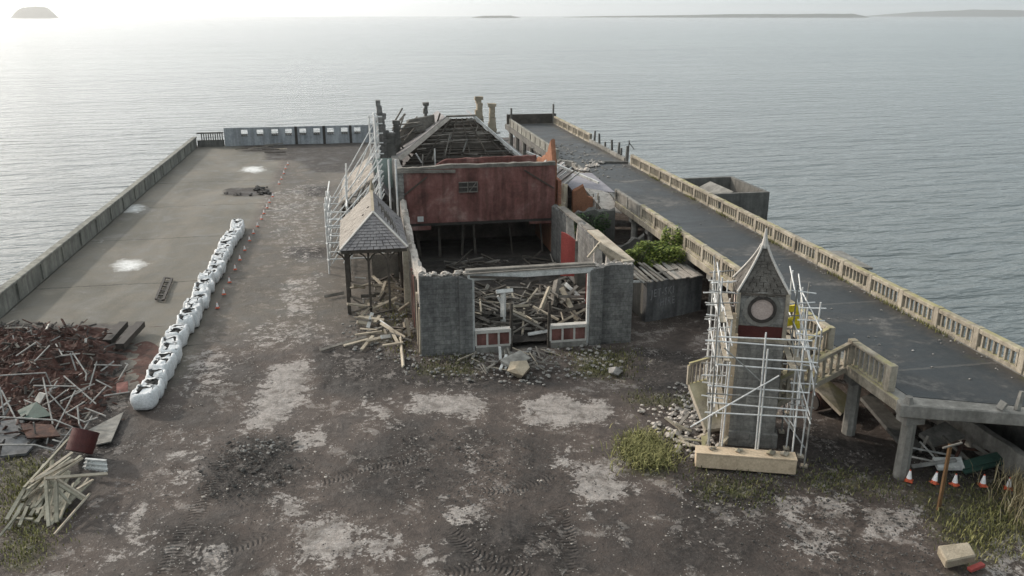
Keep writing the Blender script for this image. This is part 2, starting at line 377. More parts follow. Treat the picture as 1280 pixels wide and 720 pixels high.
DARK = [([(-2.84,41.08),(-0.43,41.2),(2.89,36.72),(8.51,34.21),(6.17,33.6),(1.29,35.18),(0.18,33.86),(-2.26,35.57)], 1.1), ([(-6.31,29.48),(-5.25,31.52),(-3.21,31.14),(-2.6,28.21),(-3.89,26.8),(-6.05,26.94)], 1.0),
 ([(0.47,32.25),(2.44,31.89),(2.55,26.7),(0.73,24.94),(-1.42,26.34)], .75), ([(2.32,24.65),(6.58,23.87),(6.67,20.39),(1.48,21.34)], .9), ([(13.23,38.13),(16.42,36.46),(13.32,29.89),(11.69,33.45)], 1.0),
 ([(11,25.71),(15.06,24.4),(11.38,19.53),(7.61,20.22),(9.24,23.38)], .75), ([(-7.68,26),(-4.86,25.97),(-3.47,22.25),(-7.01,22.9)], .85), ([(-10.63,31.51),(-8.77,33.95),(-7.73,39.85),(-5.15,40.42),(-4.5,37.33),(-7.83,32.33),(-9.11,28.84)], .6),
 ([(-11.58,109.96),(0.32,107.77),(0.54,90.5),(-4.92,91.51),(-7.06,99.8),(-10.7,100.47)], .9), ([(-5.35,60.83),(-2.5,60.31),(-2.54,57.31),(-4.88,57.74)], 1.1), ([(-5.37,83.97),(-2.9,83.52),(-2.93,78.47),(-4.97,78.84)], 1.0), ([(-12.42,81.32),(-12.41,84.04),(-9.93,83.99),(-8.6,82.55),(-8.69,80.26),(-11,80.32)], 1.6),  # last patch here paints the shade inside the trench
 ([(5.49,29.89),(7.39,29.54),(5.78,24.01),(4.08,25.34)], .55), ([(17.61,29.1),(19.91,25.91),(18.76,23.72),(15.34,24.92)], 1.0), ([(22.3,30.64),(24.79,25.01),(22.23,22.01),(19.04,23.67)], .9),
 ([(-19.64,47.13),(-12.59,45.83),(-11.05,37.62),(-9.58,32.65),(-9.96,28.99),(-13.38,29.62)], 1.3), ([(-15.42,117.87),(1.45,114.77),(1.24,104.31),(-14.15,107.14)], .7), ([(6.53,25.96),(8.44,23.53),(9.07,20.74),(6.67,20.39)], .6), ([(-1.47,29.83),(0.4,30.48),(2.55,26.7),(1.86,25.49),(-1.43,26.88)], .7), ([(3.1,31.77),(5.55,30.23),(5.55,28.54),(2.81,29.04)], .6), ([(-9.42,34.07),(-7.16,36.04),(-5.47,33.34),(-7.27,30.89)], .5)]
PUDDLE_SHINE = [([(-16.82,58.34),(-16.58,59.89),(-15.39,59.67),(-14.36,58.28),(-14.71,56.63),(-16.06,56.69)], 1.0), ([(-20.19,74.9),(-20.57,77.86),(-19.42,78.66),(-18.2,76.43),(-18.72,74.63)], .95), ([(-12.77,93.93),(-12.53,96.96),(-10.51,96.59),(-9.84,93.89),(-10.92,92.12)], .95), ([(-20.94,50.16),(-20.3,50.76),(-19.46,50.18),(-19.29,49.03),(-20.35,49.09)], .62), ([(-20.74,65.5),(-19.5,67.23),(-18.39,65.07),(-19.34,63.4)], .45), ([(-21.8,84.58),(-20.07,86.67),(-19.17,84.1),(-20.52,82.06)], .45), ([(-19.82,64.17),(-18.39,65.07),(-17.12,62.1),(-18.84,61.56)], .4)]  # bright sky reflected in deck puddles, painted as white patches
TRACK = [[(2.36,23.51),(2.82,22.3),(3.72,21.64),(4.44,22.09),(5.28,22.98),(6.05,23.97)], [(6.09,24.35),(5.99,23.03),(5.82,21.75),(5.21,20.47)], [(-6.48,23.11),(-6.25,24.83),(-5.83,27.58),(-5.47,29.62)], [(-5.72,22.86),(-4.94,23.72),(-3.67,24.44)], [(-2,27.53),(0.02,28.31),(1.54,28.65)], [(3.59,25.85),(4.73,25.75),(6.34,26.45)], [(1.97,21.45),(2.97,21.62),(4.37,21.12)]]
MOSS = [([(9.41,28.49),(10.67,29.29),(11.21,26.26),(10.23,25.29),(8.69,26.14)], 1.0), ([(9.75,37.68),(12.89,37.1),(11.65,33.9),(9.41,34.77)], 1.0), ([(2.23,38.03),(5.32,37.66),(5.04,35.76),(2.09,36.12)], .8),
 ([(11.69,25.88),(13.92,24.61),(13.19,23.15),(10.86,23.83)], .85), ([(17.9,23.88),(23.02,22.94),(18.93,18.14),(16.8,18.53),(17.72,21.34)], .8), ([(-14.05,31.51),(-12.25,31.18),(-10.41,26.04),(-9.84,23.42),(-11.25,23.68)], .9),
 ([(11.2,33.1),(14.42,31.66),(13.8,30.18),(10.71,31.53)], .75), ([(15.48,25.18),(18.81,24.28),(17.4,22.63),(14.66,23.66)], .7), ([(0.79,55.11),(2.9,52.84),(2.3,39.05),(-0.83,40.71)], .6), ([(4.33,28.76),(5.74,27.87),(5.32,23.15),(3.92,24.36)], .25)]
gx = np.concatenate([np.arange(-20, -12, .4), np.arange(-12, 20.01, .13), np.arange(20.4, 25.3, .4)])
gy = np.concatenate([np.arange(-6, 17, 1.2), np.arange(17, 42, .13), np.arange(42, 50, .25), np.arange(50, 75, .4), np.arange(75, 114.6, .9)])
GX, GY = np.meshgrid(gx, gy)
def sdf(P):
    P = np.array(P); d = np.full(GX.shape, 1e9); ins = np.zeros(GX.shape, bool)
    for i in range(len(P)):
        a = P[i-1]; e = P[i] - a; wx = GX - a[0]; wy = GY - a[1]
        t = np.clip((wx*e[0] + wy*e[1])/max(e@e, 1e-9), 0, 1)
        d = np.minimum(d, (wx-e[0]*t)**2 + (wy-e[1]*t)**2)
        c = ((a[1] > GY) != (P[i][1] > GY)) & (GX < (P[i][0]-a[0])*(GY-a[1])/((P[i][1]-a[1]) or 1e-9) + a[0])
        ins ^= c
    return np.where(ins, 1, -1)*np.sqrt(d)
def layer(L, soft=1.6):
    o = np.zeros(GX.shape)
    for P, k in L: o = np.maximum(o, np.clip(.5 + sdf(P)/soft, 0, 1)*k)
    return o
mp_, md_, mm_ = layer(PALE), layer(DARK), layer(MOSS)
deck = np.clip((-8.6 - GX)/1.2 + .5, 0, 1)*np.clip((GY-36)/3, 0, 1)   # the smoother promenade left of the sack row
lane = np.clip((GX+8.6)/1 + .5, 0, 1)*np.clip((2.2-GX)/1, 0, 1)*np.clip((GY-40)/6, 0, 1)
deck = np.maximum(deck, .5*lane)
inside = ((GX > 2.6) & (GX < 13.4) & (GY > 38.7) & (GY < 63)).astype(float)
gz = np.zeros(GX.shape)
for i in range(GX.shape[0]):
    for j in range(GX.shape[1]):
        x, y = GX[i,j], GY[i,j]
        if y > 16: gz[i,j] = .045*noise.noise((x*.35, y*.35, 0)) + .03*noise.noise((x*1.3, y*1.3, 3))*(1-deck[i,j]) 
tu, tm = np.zeros(GX.shape), np.zeros(GX.shape)
for P in TRACK:
    acc = 0
    for a, e in zip(P, P[1:]):
        a, e = np.array(a), np.array(e); d_ = e - a; L = math.hypot(*d_); wx, wy = GX-a[0], GY-a[1]
        t = (wx*d_[0]+wy*d_[1])/L; off = (wx*-d_[1]+wy*d_[0])/L
        k_ = np.clip((.42-np.abs(off))/.2, 0, 1)*((t > -.1) & (t < L+.1)); hit = k_ > tm
        tu = np.where(hit, acc + t + .35*np.abs(off), tu); tm = np.maximum(tm, k_); acc += L
for i in range(GX.shape[0]):
    if not 17 < gy[i] < 45: continue
    for j in range(GX.shape[1]):
        q = md_[i,j]
        if q > .2: x, y = GX[i,j], GY[i,j]; gz[i,j] += min(q,1)*(.10*abs(noise.noise((x*1.1, y*1.1, 7))) + .05*noise.noise((x*3.3, y*3.3, 8))) - .03*tm[i,j]
gz += md_*.03 - .06
gz = np.minimum(gz, .08) - .02
gv = np.stack([GX, GY, gz], -1).reshape(-1, 3); ny, nx = GX.shape
idx = np.arange(ny*nx).reshape(ny, nx)
gf = np.stack([idx[:-1,:-1], idx[:-1,1:], idx[1:,1:], idx[1:,:-1]], -1).reshape(-1, 4)
gm = bpy.data.meshes.new('pier_deck'); gm.from_pydata(gv.tolist(), [], gf.tolist()); gm.update()
gm.polygons.foreach_set('use_smooth', [True]*len(gm.polygons))
at = gm.color_attributes.new('zones', 'FLOAT_COLOR', 'POINT')
at.data.foreach_set('color', np.stack([mp_, md_, mm_, deck + inside*2], -1).reshape(-1).astype(np.float32))
#
at2 = gm.color_attributes.new('tracks', 'FLOAT_COLOR', 'POINT')
at2.data.foreach_set('color', np.stack([tu, tm, layer(PUDDLE_SHINE, 1.7)*.85, tm*0], -1).reshape(-1).astype(np.float32))
def ground_material():
    m, nt, b = nodes('worn_deck_surface')
    geo = N(nt, 'ShaderNodeNewGeometry'); pos = geo.outputs['Position']
    va = N(nt, 'ShaderNodeVertexColor', layer_name='zones'); sp = N(nt, 'ShaderNodeSeparateColor'); nt.links.new(va.outputs[0], sp.inputs[0])
    n1 = noise_n(nt, pos, .55, 8, .62, None, .5); n2 = noise_n(nt, pos, 1.6, 8, .7, None, .6); n3 = noise_n(nt, pos, 6, 6, .75); n4 = noise_n(nt, pos, 22, 3, .7)
    def thr(mask, ns, amp, lo, hi):
        v = mathn(nt, 'ADD', mask, mathn(nt, 'MULTIPLY', mathn(nt, 'SUBTRACT', ns, .5), amp))
        mr = N(nt, 'ShaderNodeMapRange'); mr.inputs['From Min'].default_value = lo; mr.inputs['From Max'].default_value = hi
        nt.links.new(v, mr.inputs[0]); return mr.outputs[0]
    deckf = mathn(nt, 'MINIMUM', va.outputs[1], 1.0); inside = mathn(nt, 'SUBTRACT', va.outputs[1], 1, True)
    base = ramp(nt, [(.34, (.026,.019,.016)), (.44, (.053,.041,.035)), (.53, (.092,.073,.063)), (.62, (.15,.123,.107)), (.7, (.21,.178,.157))], mathn(nt, 'ADD', mathn(nt, 'MULTIPLY', n1, .5), mathn(nt, 'ADD', mathn(nt, 'MULTIPLY', n2, .35), mathn(nt, 'MULTIPLY', n3, .15))))
    dk = ramp(nt, [(.3, (.060,.056,.047)), (.46, (.105,.097,.080)), (.56, (.15,.135,.112)), (.7, (.22,.195,.16))], mathn(nt, 'ADD', mathn(nt, 'MULTIPLY', n1, .45), mathn(nt, 'MULTIPLY', noise_n(nt, pos, .13, 5, .55, (1.6,.6,1), .6), .55)))
    c = mixc(nt, deckf, base, dk)
    c = mixc(nt, thr(sp.outputs[1], mathn(nt, 'ADD', mathn(nt, 'MULTIPLY', n2, .65), mathn(nt, 'MULTIPLY', n3, .35)), 2.4, .25, .75), c, ramp(nt, [(.35, (.016,.013,.012)), (.5, (.032,.026,.023)), (.68, (.075,.064,.057))], n3))
    c = mixc(nt, mathn(nt, 'MULTIPLY', thr(mathn(nt, 'MULTIPLY', sp.outputs[2], .8), n2, 1.6, .35, .8), .8), c, ramp(nt, [(.35, (.045,.042,.022)), (.5, (.085,.082,.036)), (.65, (.13,.12,.06))], n3))
    # bare concrete showing through, with ragged edges; also small random patches off the smooth deck
    extra = mathn(nt, 'MULTIPLY', thr(mathn(nt, 'ADD', mathn(nt, 'MULTIPLY', n2, .7), mathn(nt, 'MULTIPLY', n3, .3)), n1, .7, .565, .61), mathn(nt, 'SUBTRACT', 1, deckf))
    pf = mathn(nt, 'MAXIMUM', thr(sp.outputs[0], mathn(nt, 'ADD', mathn(nt, 'MULTIPLY', n2, .58), mathn(nt, 'MULTIPLY', n3, .42)), 3.8, .5, .60), mathn(nt, 'MULTIPLY', extra, .45))
    c = mixc(nt, mathn(nt, 'MULTIPLY', pf, .85), c, mixc(nt, .8, ramp(nt, [(.3, (.19,.168,.153)), (.5, (.30,.272,.252)), (.66, (.40,.37,.345))], n3), ramp(nt, [(.38, (.45,.43,.41)), (.5, (.95,.95,.95)), (.62, (1.15,1.15,1.15))], noise_n(nt, pos, 1.1, 7, .65, None, 1.0)), 'MULTIPLY'))
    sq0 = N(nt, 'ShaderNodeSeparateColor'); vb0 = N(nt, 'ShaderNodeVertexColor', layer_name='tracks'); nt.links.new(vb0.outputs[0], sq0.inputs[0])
    c = mixc(nt, thr(sq0.outputs[2], n2, 1.0, .35, .8), c, ramp(nt, [(.3, (.42,.42,.41)), (.6, (.66,.66,.65))], n3))  # white puddle reflection mixed into the deck colour
    # darker floor inside the ruin
    c = mixc(nt, inside, c, ramp(nt, [(.3, (.022,.019,.017)), (.7, (.07,.06,.053))], n2))
    # cracked joints across the promenade slabs
    s = N(nt, 'ShaderNodeSeparateXYZ'); nt.links.new(pos, s.inputs[0])
    yy = mathn(nt, 'ADD', mathn(nt, 'ADD', s.outputs[1], mathn(nt, 'MULTIPLY', n1, .9)), -.45)
    jt = mathn(nt, 'ABSOLUTE', mathn(nt, 'SUBTRACT', mathn(nt, 'FRACT', mathn(nt, 'DIVIDE', mathn(nt, 'SUBTRACT', yy, 53.7), 11.5)), .5))
    jl = mathn(nt, 'MULTIPLY', mathn(nt, 'GREATER_THAN', mathn(nt, 'ADD', jt, mathn(nt, 'MULTIPLY', mathn(nt, 'SUBTRACT', n3, .5), .02)), .494), deckf)
    c = mixc(nt, mathn(nt, 'MULTIPLY', jl, .75), c, (.03,.028,.025))
    # grit
    g = ramp(nt, [(.3, (.55,.55,.55)), (.5, (1,1,1)), (.72, (1.6,1.58,1.55))], n4)
    c = mixc(nt, .55, c, g, 'MULTIPLY')
    v = N(nt, 'ShaderNodeTexVoronoi', Scale=7.0); nt.links.new(pos, v.inputs[0])
    peb = mathn(nt, 'MULTIPLY', mathn(nt, 'LESS_THAN', v.outputs[0], .16), mathn(nt, 'SUBTRACT', 1, mathn(nt, 'MULTIPLY', deckf, .9)))
    c = mixc(nt, mathn(nt, 'MULTIPLY', peb, mathn(nt, 'GREATER_THAN', n1, .5)), c, (.30,.285,.265))
    nt.links.new(c, b.inputs['Base Color'])
    nt.links.new(ramp(nt, [(.35, (.55,.55,.55)), (.6, (.92,.92,.92))], n1), b.inputs['Roughness']); b.inputs['Specular IOR Level'].default_value = .3
    # plant tracks: ribbed tyre prints pressed in the dark mud
    vb = N(nt, 'ShaderNodeVertexColor', layer_name='tracks'); sq = N(nt, 'ShaderNodeSeparateColor'); nt.links.new(vb.outputs[0], sq.inputs[0])
    rib = mathn(nt, 'SINE', mathn(nt, 'ADD', mathn(nt, 'MULTIPLY', sq.outputs[0], 6.2832/.17), mathn(nt, 'MULTIPLY', n2, 5)))
    tmask = thr(sq.outputs[1], n2, 3.4, .5, .95)
    h = mathn(nt, 'ADD', mathn(nt, 'MULTIPLY', n3, .8), mathn(nt, 'MULTIPLY', n4, .35))
    h = mathn(nt, 'ADD', h, mathn(nt, 'MULTIPLY', mathn(nt, 'MULTIPLY', rib, tmask), .5))
    h = mathn(nt, 'ADD', h, mathn(nt, 'MULTIPLY', n2, 1.6)); h = mathn(nt, 'MULTIPLY', h, mathn(nt, 'SUBTRACT', 1, mathn(nt, 'MULTIPLY', deckf, .75)))
    bn = N(nt, 'ShaderNodeBump', Strength=.9, Distance=.09); nt.links.new(h, bn.inputs['Height']); nt.links.new(bn.outputs[0], b.inputs['Normal'])
    return m
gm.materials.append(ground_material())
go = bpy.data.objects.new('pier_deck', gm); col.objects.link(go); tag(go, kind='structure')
rk = MB()
for a, b_ in (((-20.6,-6),(25.3,-6)), ((25.3,-6),(25.3,114.6)), ((25.3,114.6),(-20.6,114.6)), ((-20.6,114.6),(-20.6,-6))):
    ragged_wall(rk, a, b_, .5, [(0,-.12),(1,-.12)], z0=-9, step=4, j=0)
tag(rk.build('rock_base', 'cliff'), kind='structure')

# ------------------------------------------------------------------ sea wall on the left and grey end wall
sw = empty('sea_wall', (-20.3, 70, 0), 'long grey concrete sea wall along the left edge of the promenade', 'wall')
mb = MB(); mb.box(-20.5, -20.15, 30, 113.2, -.2, 1.02); mb.build('parapet', 'parapet', sw)
mb = MB(); mb.box(-20.58, -20.05, 30, 113.2, 1.02, 1.2); mb.build('coping', 'parapet', sw, bevel=.03)
for y in np.arange(31, 113, 4.1): MB().box(-20.147, -20.05, y-.14, y+.14, 0, 1.018).build('pilaster', 'parapet', sw)
eb = empty('balustrade', (-18.4, 113, 0), 'short grey balustrade in the far left corner of the promenade', 'balustrade')
MB().box(-20.0, -16.75, 112.9, 113.15, 1.55, 1.72).build('top_rail', 'concdark', eb); MB().box(-20.0, -16.75, 112.9, 113.15, -.1, .75).build('base', 'concdark', eb)
for k in range(10): MB().box(-19.5+k*.28, -19.38+k*.28, 112.95, 113.1, .75, 1.55).build('baluster', 'concdark', eb)
ew = empty('end_wall', (-7.5, 113, 0), 'tall grey panelled wall with nine square openings at the far end', 'wall')
GREY = mat('grey_painted_panels', [(.24,.255,.275),(.34,.355,.37),(.42,.43,.44)], .5, .8, .2, streak=.4)
hx = [-14.16,-12.22,-10.38,-8.65,-6.85,-5.1,-3.35,-1.55,.1]
edges = [(-16.65,-7.9), (-7.55,-4.35), (-4.0,-.95), (-.6, 2.2)]
for x0, x1 in edges:
    mb = MB(); xs = x0; z0, z1 = 1.22, 1.95
    mb.box(x0, x1, 112.9, 113.25, -.1, z0); mb.box(x0, x1, 112.9, 113.25, z1, 2.22)
    for h in [h for h in hx if x0 < h < x1]:
        mb.box(xs, h-.42, 112.9, 113.25, z0, z1); xs = h+.42
    mb.box(xs, x1, 112.9, 113.25, z0, z1)
    mb.build('panel', GREY, ew)
    for h in [h for h in hx if x0 < h < x1]:
        fr = MB(); fr.box(h-.42, h+.42, 112.8, 112.895, 1.28, 1.42); fr.box(h-.42, h+.42, 112.8, 112.895, 1.14, 1.2)
        for q in (-.34, -.1, .14): fr.box(h+q, h+q+.16, 112.8, 112.895, 1.2, 1.28)
        fr.build('sill', 'concdark', ew)
for x in (-7.72, -4.18, -.78): MB().box(x-.17, x+.17, 112.95, 113.2, -.1, 2.2).build('dark_joint', 'steel', ew)

# ------------------------------------------------------------------ raised roadway on the right
road = empty('raised_roadway', (21.5, 60, 0), 'raised concrete roadway with wet dark asphalt along the right edge', 'bridge')
E0 = (18.45, 24.0); E1 = (22.13,22.64,3)
ex = (24.7, E0[1] + (E1[1]-E0[1])*(24.7-E0[0])/(E1[0]-E0[0]))
mb = MB(); mb.prism([E0, ex, (24.7, 104.5), (18.45, 104.5), (18.45, 76.5), (19.5, 75.5), (19.2, 68), (18.7, 60), (18.45, 58)], 2.55, 3.0); mb.build('deck_slab', 'conc', road)
def road_mat():
    m, nt, b = nodes('wet_asphalt'); geo = N(nt, 'ShaderNodeNewGeometry'); pos = geo.outputs['Position']
    n1 = noise_n(nt, pos, .3, 7, .62, (.7, 1.2, 1), .8); n2 = noise_n(nt, pos, 3, 6, .7); n3 = noise_n(nt, pos, 30, 2, .6)
    c = ramp(nt, [(.36, (.010,.013,.015)), (.47, (.021,.025,.028)), (.54, (.035,.037,.038)), (.585, (.075,.073,.07)), (.65, (.14,.135,.13))], mathn(nt, 'ADD', mathn(nt, 'MULTIPLY', n1, .75), mathn(nt, 'MULTIPLY', n2, .25)))  # lighter stops put the wet sheen of puddles into the colour
    c = mixc(nt, .5, c, ramp(nt, [(.3, (.6,.6,.6)), (.7, (1.35,1.35,1.35))], n3), 'MULTIPLY')
    s = N(nt, 'ShaderNodeSeparateXYZ'); nt.links.new(pos, s.inputs[0])
    ed = N(nt, 'ShaderNodeMapRange'); ed.inputs['From Min'].default_value = 23.2; ed.inputs['From Max'].default_value = 24.4
    nt.links.new(mathn(nt, 'ADD', s.outputs[0], mathn(nt, 'MULTIPLY', mathn(nt, 'SUBTRACT', n2, .5), 1.2)), ed.inputs[0])
    c = mixc(nt, mathn(nt, 'MULTIPLY', ed.outputs[0], .7), c, (.07,.055,.042))
    jn = mathn(nt, 'LESS_THAN', mathn(nt, 'ABSOLUTE', mathn(nt, 'SUBTRACT', mathn(nt, 'FRACT', mathn(nt, 'ADD', mathn(nt, 'DIVIDE', s.outputs[1], 7.6), mathn(nt, 'MULTIPLY', n2, .03))), .5)), .010)
    c = mixc(nt, mathn(nt, 'MULTIPLY', jn, .3), c, (.13,.12,.105))
    mo = N(nt, 'ShaderNodeMapRange'); mo.inputs['From Min'].default_value = .54; mo.inputs['From Max'].default_value = .62; nt.links.new(noise_n(nt, pos, .9, 6, .7), mo.inputs[0])
    c = mixc(nt, mathn(nt, 'MULTIPLY', mathn(nt, 'MULTIPLY', mo.outputs[0], ed.outputs[0]), .8), c, (.06,.065,.02))
    nt.links.new(c, b.inputs['Base Color'])
    nt.links.new(ramp(nt, [(.34, (.42,.42,.42)), (.55, (.65,.65,.65)), (.66, (.85,.85,.85))], n1), b.inputs['Roughness']); b.inputs['Specular IOR Level'].default_value = .35
    bn = N(nt, 'ShaderNodeBump', Strength=.25, Distance=.03); nt.links.new(n3, bn.inputs['Height']); nt.links.new(bn.outputs[0], b.inputs['Normal'])
    return m
MB().prism([(18.9, 24.35), (24.2, ex[1]+.4), (24.2, 103.5), (18.95, 103.5), (18.95, 77), (19.8, 76), (19.5, 68), (19.0, 60), (18.9, 58)], 3.0, 3.02).build('asphalt', road_mat(), road)
for y in list(np.arange(24, 58, 3.43)) + list(np.arange(78, 104, 4.2)):
    c = MB(); c.tube([(18.8, y, -.2), (18.82, y, 2.5)], [.27, .24], 8); c.box(18.47, 19.2, y-.3, y+.3, 2.2, 2.548)
    c.build('column', 'conc', road)
for y in (104, 97, 90, 83): MB().tube([(24.2, y, -8), (24.2, y, 2.548)], .25, 8).build('column', 'concdark', road)
d = Vector((ex[0]-E0[0], ex[1]-E0[1], 0)).normalized(); nn = Vector((d.y, -d.x, 0))
p0 = Vector((E0[0], E0[1], 0)) + nn*.12 - d*.2; p1 = Vector((ex[0], ex[1], 0)) + nn*.12
MB().bar((p0.x, p0.y, 2.8), (p1.x, p1.y, 2.8), .5, .5).build('end_beam', 'conc', road, bevel=.04)
MB().bar((18.38, 23.9, 2.8), (18.38, 58, 2.8), .2, .42).build('edge_beam', 'cream', road, bevel=.03)
MB().bar((18.38, 77, 2.72), (18.38, 104.4, 2.72), .2, .62).build('edge_beam', 'concdark', road)
for t in (.56, .86):
    q = p0.lerp(p1, t); s_ = MB(); s_.bar((q.x, q.y, 3.07), (q.x+.05, q.y, 3.75), .16, .16, taper=.7); s_.bar((q.x-.6, q.y+.1, 3.1), (q.x-.45, q.y+.1, 3.35), .3, .1)
    s_.build('broken_baluster', 'conc', road)
MB().tube([(18.5, 23.8, 3.02), (18.5, 23.8, 3.3)], [.2, .12], 6).build('broken_post', 'conc', road)

def balustrade(root, p, q, z, solid=False, panel=2.5, pitch=.275, indiv=100, m='cream', h=.92, z2=None, skip=(), rt=.2, bt=.16):
    p, q = Vector((p[0], p[1], 0)), Vector((q[0], q[1], 0)); L = (q-p).length; d = (q-p)/L
    zz = lambda s: z if z2 is None else z + (z2-z)*s/L
    def P(s, dz): c = p + d*s; return (c.x, c.y, zz(s)+dz)
    n = max(1, round(L/panel)); cnt = 0; far = MB()
    for i in range(n+1):
        s0 = i*L/n; MB().bar(P(s0, 0), P(s0, h+.02), .30, .30).build('pier', m, root, bevel=.02)
        if i == n or i in skip: continue
        s1 = (i+1)*L/n; a, b_ = s0+.152, s1-.152
        MB().bar(P(a, bt/2), P(b_, bt/2), .2, bt).build('plinth', m, root)
        MB().bar(P(a, h-rt/2), P(b_, h-rt/2), .3 if not solid else .24, rt).build('top_rail', m, root, bevel=.03)
        if solid: MB().bar(P(a, .16+(h-.36)/2), P(b_, .16+(h-.36)/2), .14, h-.36).build('panel', m, root); continue
        k = max(2, int((b_-a)/pitch)); w_ = (b_-a)/k
        for jx in range(k):
            s = a + (jx+.5)*w_
            if random.random() < .025: continue
            mb = MB() if cnt < indiv else far
            mb.bar(P(s, bt), P(s, h-rt), .115, .09)
            if cnt < indiv: mb.build('baluster', m, root)
            cnt += 1
    if far.v: tag(far.build('balusters', m, root), kind='stuff')
ob = empty('balustrade', (24.45, 50, 3), 'long cream concrete balustrade with yellow lichen along the seaward side of the roadway', 'balustrade')
balustrade(ob, (24.45, 20.5), (24.45, 72.8), 3.0)
fb = empty('balustrade', (24.45, 96, 3), 'far balustrade beyond the broken gap on the seaward side of the roadway', 'balustrade')
balustrade(fb, (24.45, 87), (24.45, 103.5), 3.0, m='cream')
gapb = empty('balustrade_remnant', (24.45, 80, 3), 'broken stumps of balustrade in the gap on the seaward side of the roadway', 'balustrade')
for y in (74.5, 76.2, 77, 79, 81.5, 83.5, 85.5): MB().bar((24.45, y, 3), (24.45+U(-.1,.1), y+U(-.1,.1), 3+U(.8,1.5)), .22, .22, taper=.7).build('stump', 'concdark', gapb)
MB().bar((24.3, 73.6, 3.1), (21.2, 74.4, 3.1), .3, .2).build('fallen_rail', 'concdark', gapb)
MB().bar((24.4, 74.6, 3.2), (24.3, 86.5, 3.3), .25, .3).build('plinth', 'conc', gapb)
sn = empty('steel_post', (24.3, 73.6, 3), 'thin bent steel post standing in the broken balustrade gap', 'post')
MB().tube([(24.3, 73.6, 3), (24.35, 73.6, 5.1)], .05).build('post', 'steel', sn); MB().tube([(24.35, 73.6, 4.9), (24.8, 73.4, 4.3)], .04).build('arm', 'steel', sn)
ib = empty('balustrade', (18.5, 44, 3), 'cream balustrade on the landward side of the roadway beside the sheds', 'balustrade')
balustrade(ib, (18.5, 29.1), (18.5, 52.4), 3.0)
ib2 = empty('parapet', (18.5, 55.5, 3), 'stained solid parapet on the landward side of the roadway', 'parapet')
balustrade(ib2, (18.5, 52.8), (18.5, 58.2), 3.0, solid=True, m='conc', h=.85)
fp = empty('parapet', (18.5, 90, 3), 'grey green solid parapet on columns at the far landward roadway edge', 'parapet')
balustrade(fp, (18.5, 77.2), (18.5, 101.6), 3.0, solid=True, m='parapet')
sb = empty('balustrade', (18.5, 26, 3), 'short broken cream balustrade on the roadway corner above the cones', 'balustrade')
balustrade(sb, (18.5, 24.95), (18.5, 27.45), 3.0, pitch=.3, h=1.0, rt=.12, bt=.08)
MB().box(18.45, 24.7, 104.0, 104.3, 3, 4.2).build('end_barrier', 'darkwood', road)
MB().tube([(18.6, 101.8, 3), (18.6, 101.8, 5.2)], .12).build('end_post', 'concdark', road); MB().tube([(24.3, 103.8, 3), (24.3, 103.8, 5.4)], .12).build('end_post', 'concdark', road)
MB().box(24.3, 24.6, 17, 73, -9, 2.545).build('shade_wall', 'concdark', road)  # added wall, put in to keep the roadway underside dark
# stair from the roadway down behind the clock tower
st = empty('staircase', (16.5, 27.9, 0), 'cream concrete staircase descending from the roadway behind the clock tower', 'staircase')
mb = MB()
for k in range(13):
    x = 18.3 - k*.31; z = 2.92 - k*.15
    mb.box(x-.31, x, 27.6, 29.0, z-.42, z)
mb.build('steps', 'cream', st)
for y in (27.45, 29.05):
    MB().bar((18.45, y, 3.88), (14.6, y, 2.08), .2, .12).build('handrail', 'cream', st)
    MB().bar((18.45, y, 2.88), (14.6, y, 1.08), .22, .2).build('string', 'cream', st)
    for k in range(13):
        x = 18.25 - k*.29; zb = 2.95 - (18.45-x)*.468
        MB().bar((x, y, zb), (x, y, zb+.82), .1, .09).build('baluster', 'cream', st)
    MB().bar((14.45, y, -.05), (14.45, y, 2.15), .3, .3).build('newel', 'cream', st)
lr = empty('railing', (13.3,29.6,1.6), 'small pale railing beside fallen slabs left of the clock tower', 'railing')
a, b_ = (12.75,29.6,2.53), (14.04,29.6,2.82)
MB().bar(a, b_, .12, .1).build('top_rail', 'cream', lr); MB().bar(V(a,0,0,-.95), V(b_,0,0,-.95), .12, .1).build('bottom_rail', 'cream', lr)
for k in range(9): c = lerp(a, b_, k/8); MB().bar(V(c,0,0,-.9), V(c,0,0,-.05), .05 if k % 8 else .12, .05 if k % 8 else .12).build('baluster', 'cream', lr)
c0 = lerp(a, b_, .5)
MB().slab([V(a,-.05,-.1,-1), V(b_,.5,-.1,-1), V(b_,.6,-1.9,-2.35), V(a,.15,-1.6,-2.3)], .3).build('fallen_slab', 'cream', lr)
MB().box(a[0]+.7, b_[0]+.4, 29.62, 30.6, -.1, a[2]-1.0).build('plinth', 'conc', lr)

# retaining wall and slabs under the roadway at the lower right
rw = MB(); ragged_wall(rw, (23.05, 19), (23.05, 29.5), .3, [(0,1.0),(1,1.02)], z0=-.1, j=.02)
tag(rw.build('retaining_wall', 'conc'), 'low grey concrete retaining wall under the roadway end', 'wall')
for quad, lab, mt in (([(18.35,30,1), (19.24,30.26,1), (20.04,29.08,0.35), (18.9,28.26,0.3)], 'pale concrete slab sloping beside the rusty drum', 'cream'),
    ([(20.17,28.92,0.6), (20.89,29.19,0.6), (20.67,25.54,0.12), (19.85,25.1,0.1)], 'grey slab lying between the two roadway columns', 'concdark'),
    ([(20.71,25.8,0.5), (22.2,26.34,0.6), (22.46,25.47,0.4), (20.88,25.17,0.3)], 'broken grey slab behind the front column', 'conc'),
    ([(20.29,24.36,0.3), (21.25,24.09,0.35), (21.08,23.63,0.2), (20.2,23.88,0.15)], 'flat pale panel in the scrap behind the rusty post', 'whitewood')):
    tag(MB().slab(quad, .15).build('concrete_slab', mt), lab, 'slab')
c = (18.85,29.49,0)
mb = MB(); mb.tube([V(c,-.45,0,.42), V(c,.55,.25,.42)], .42, 14)
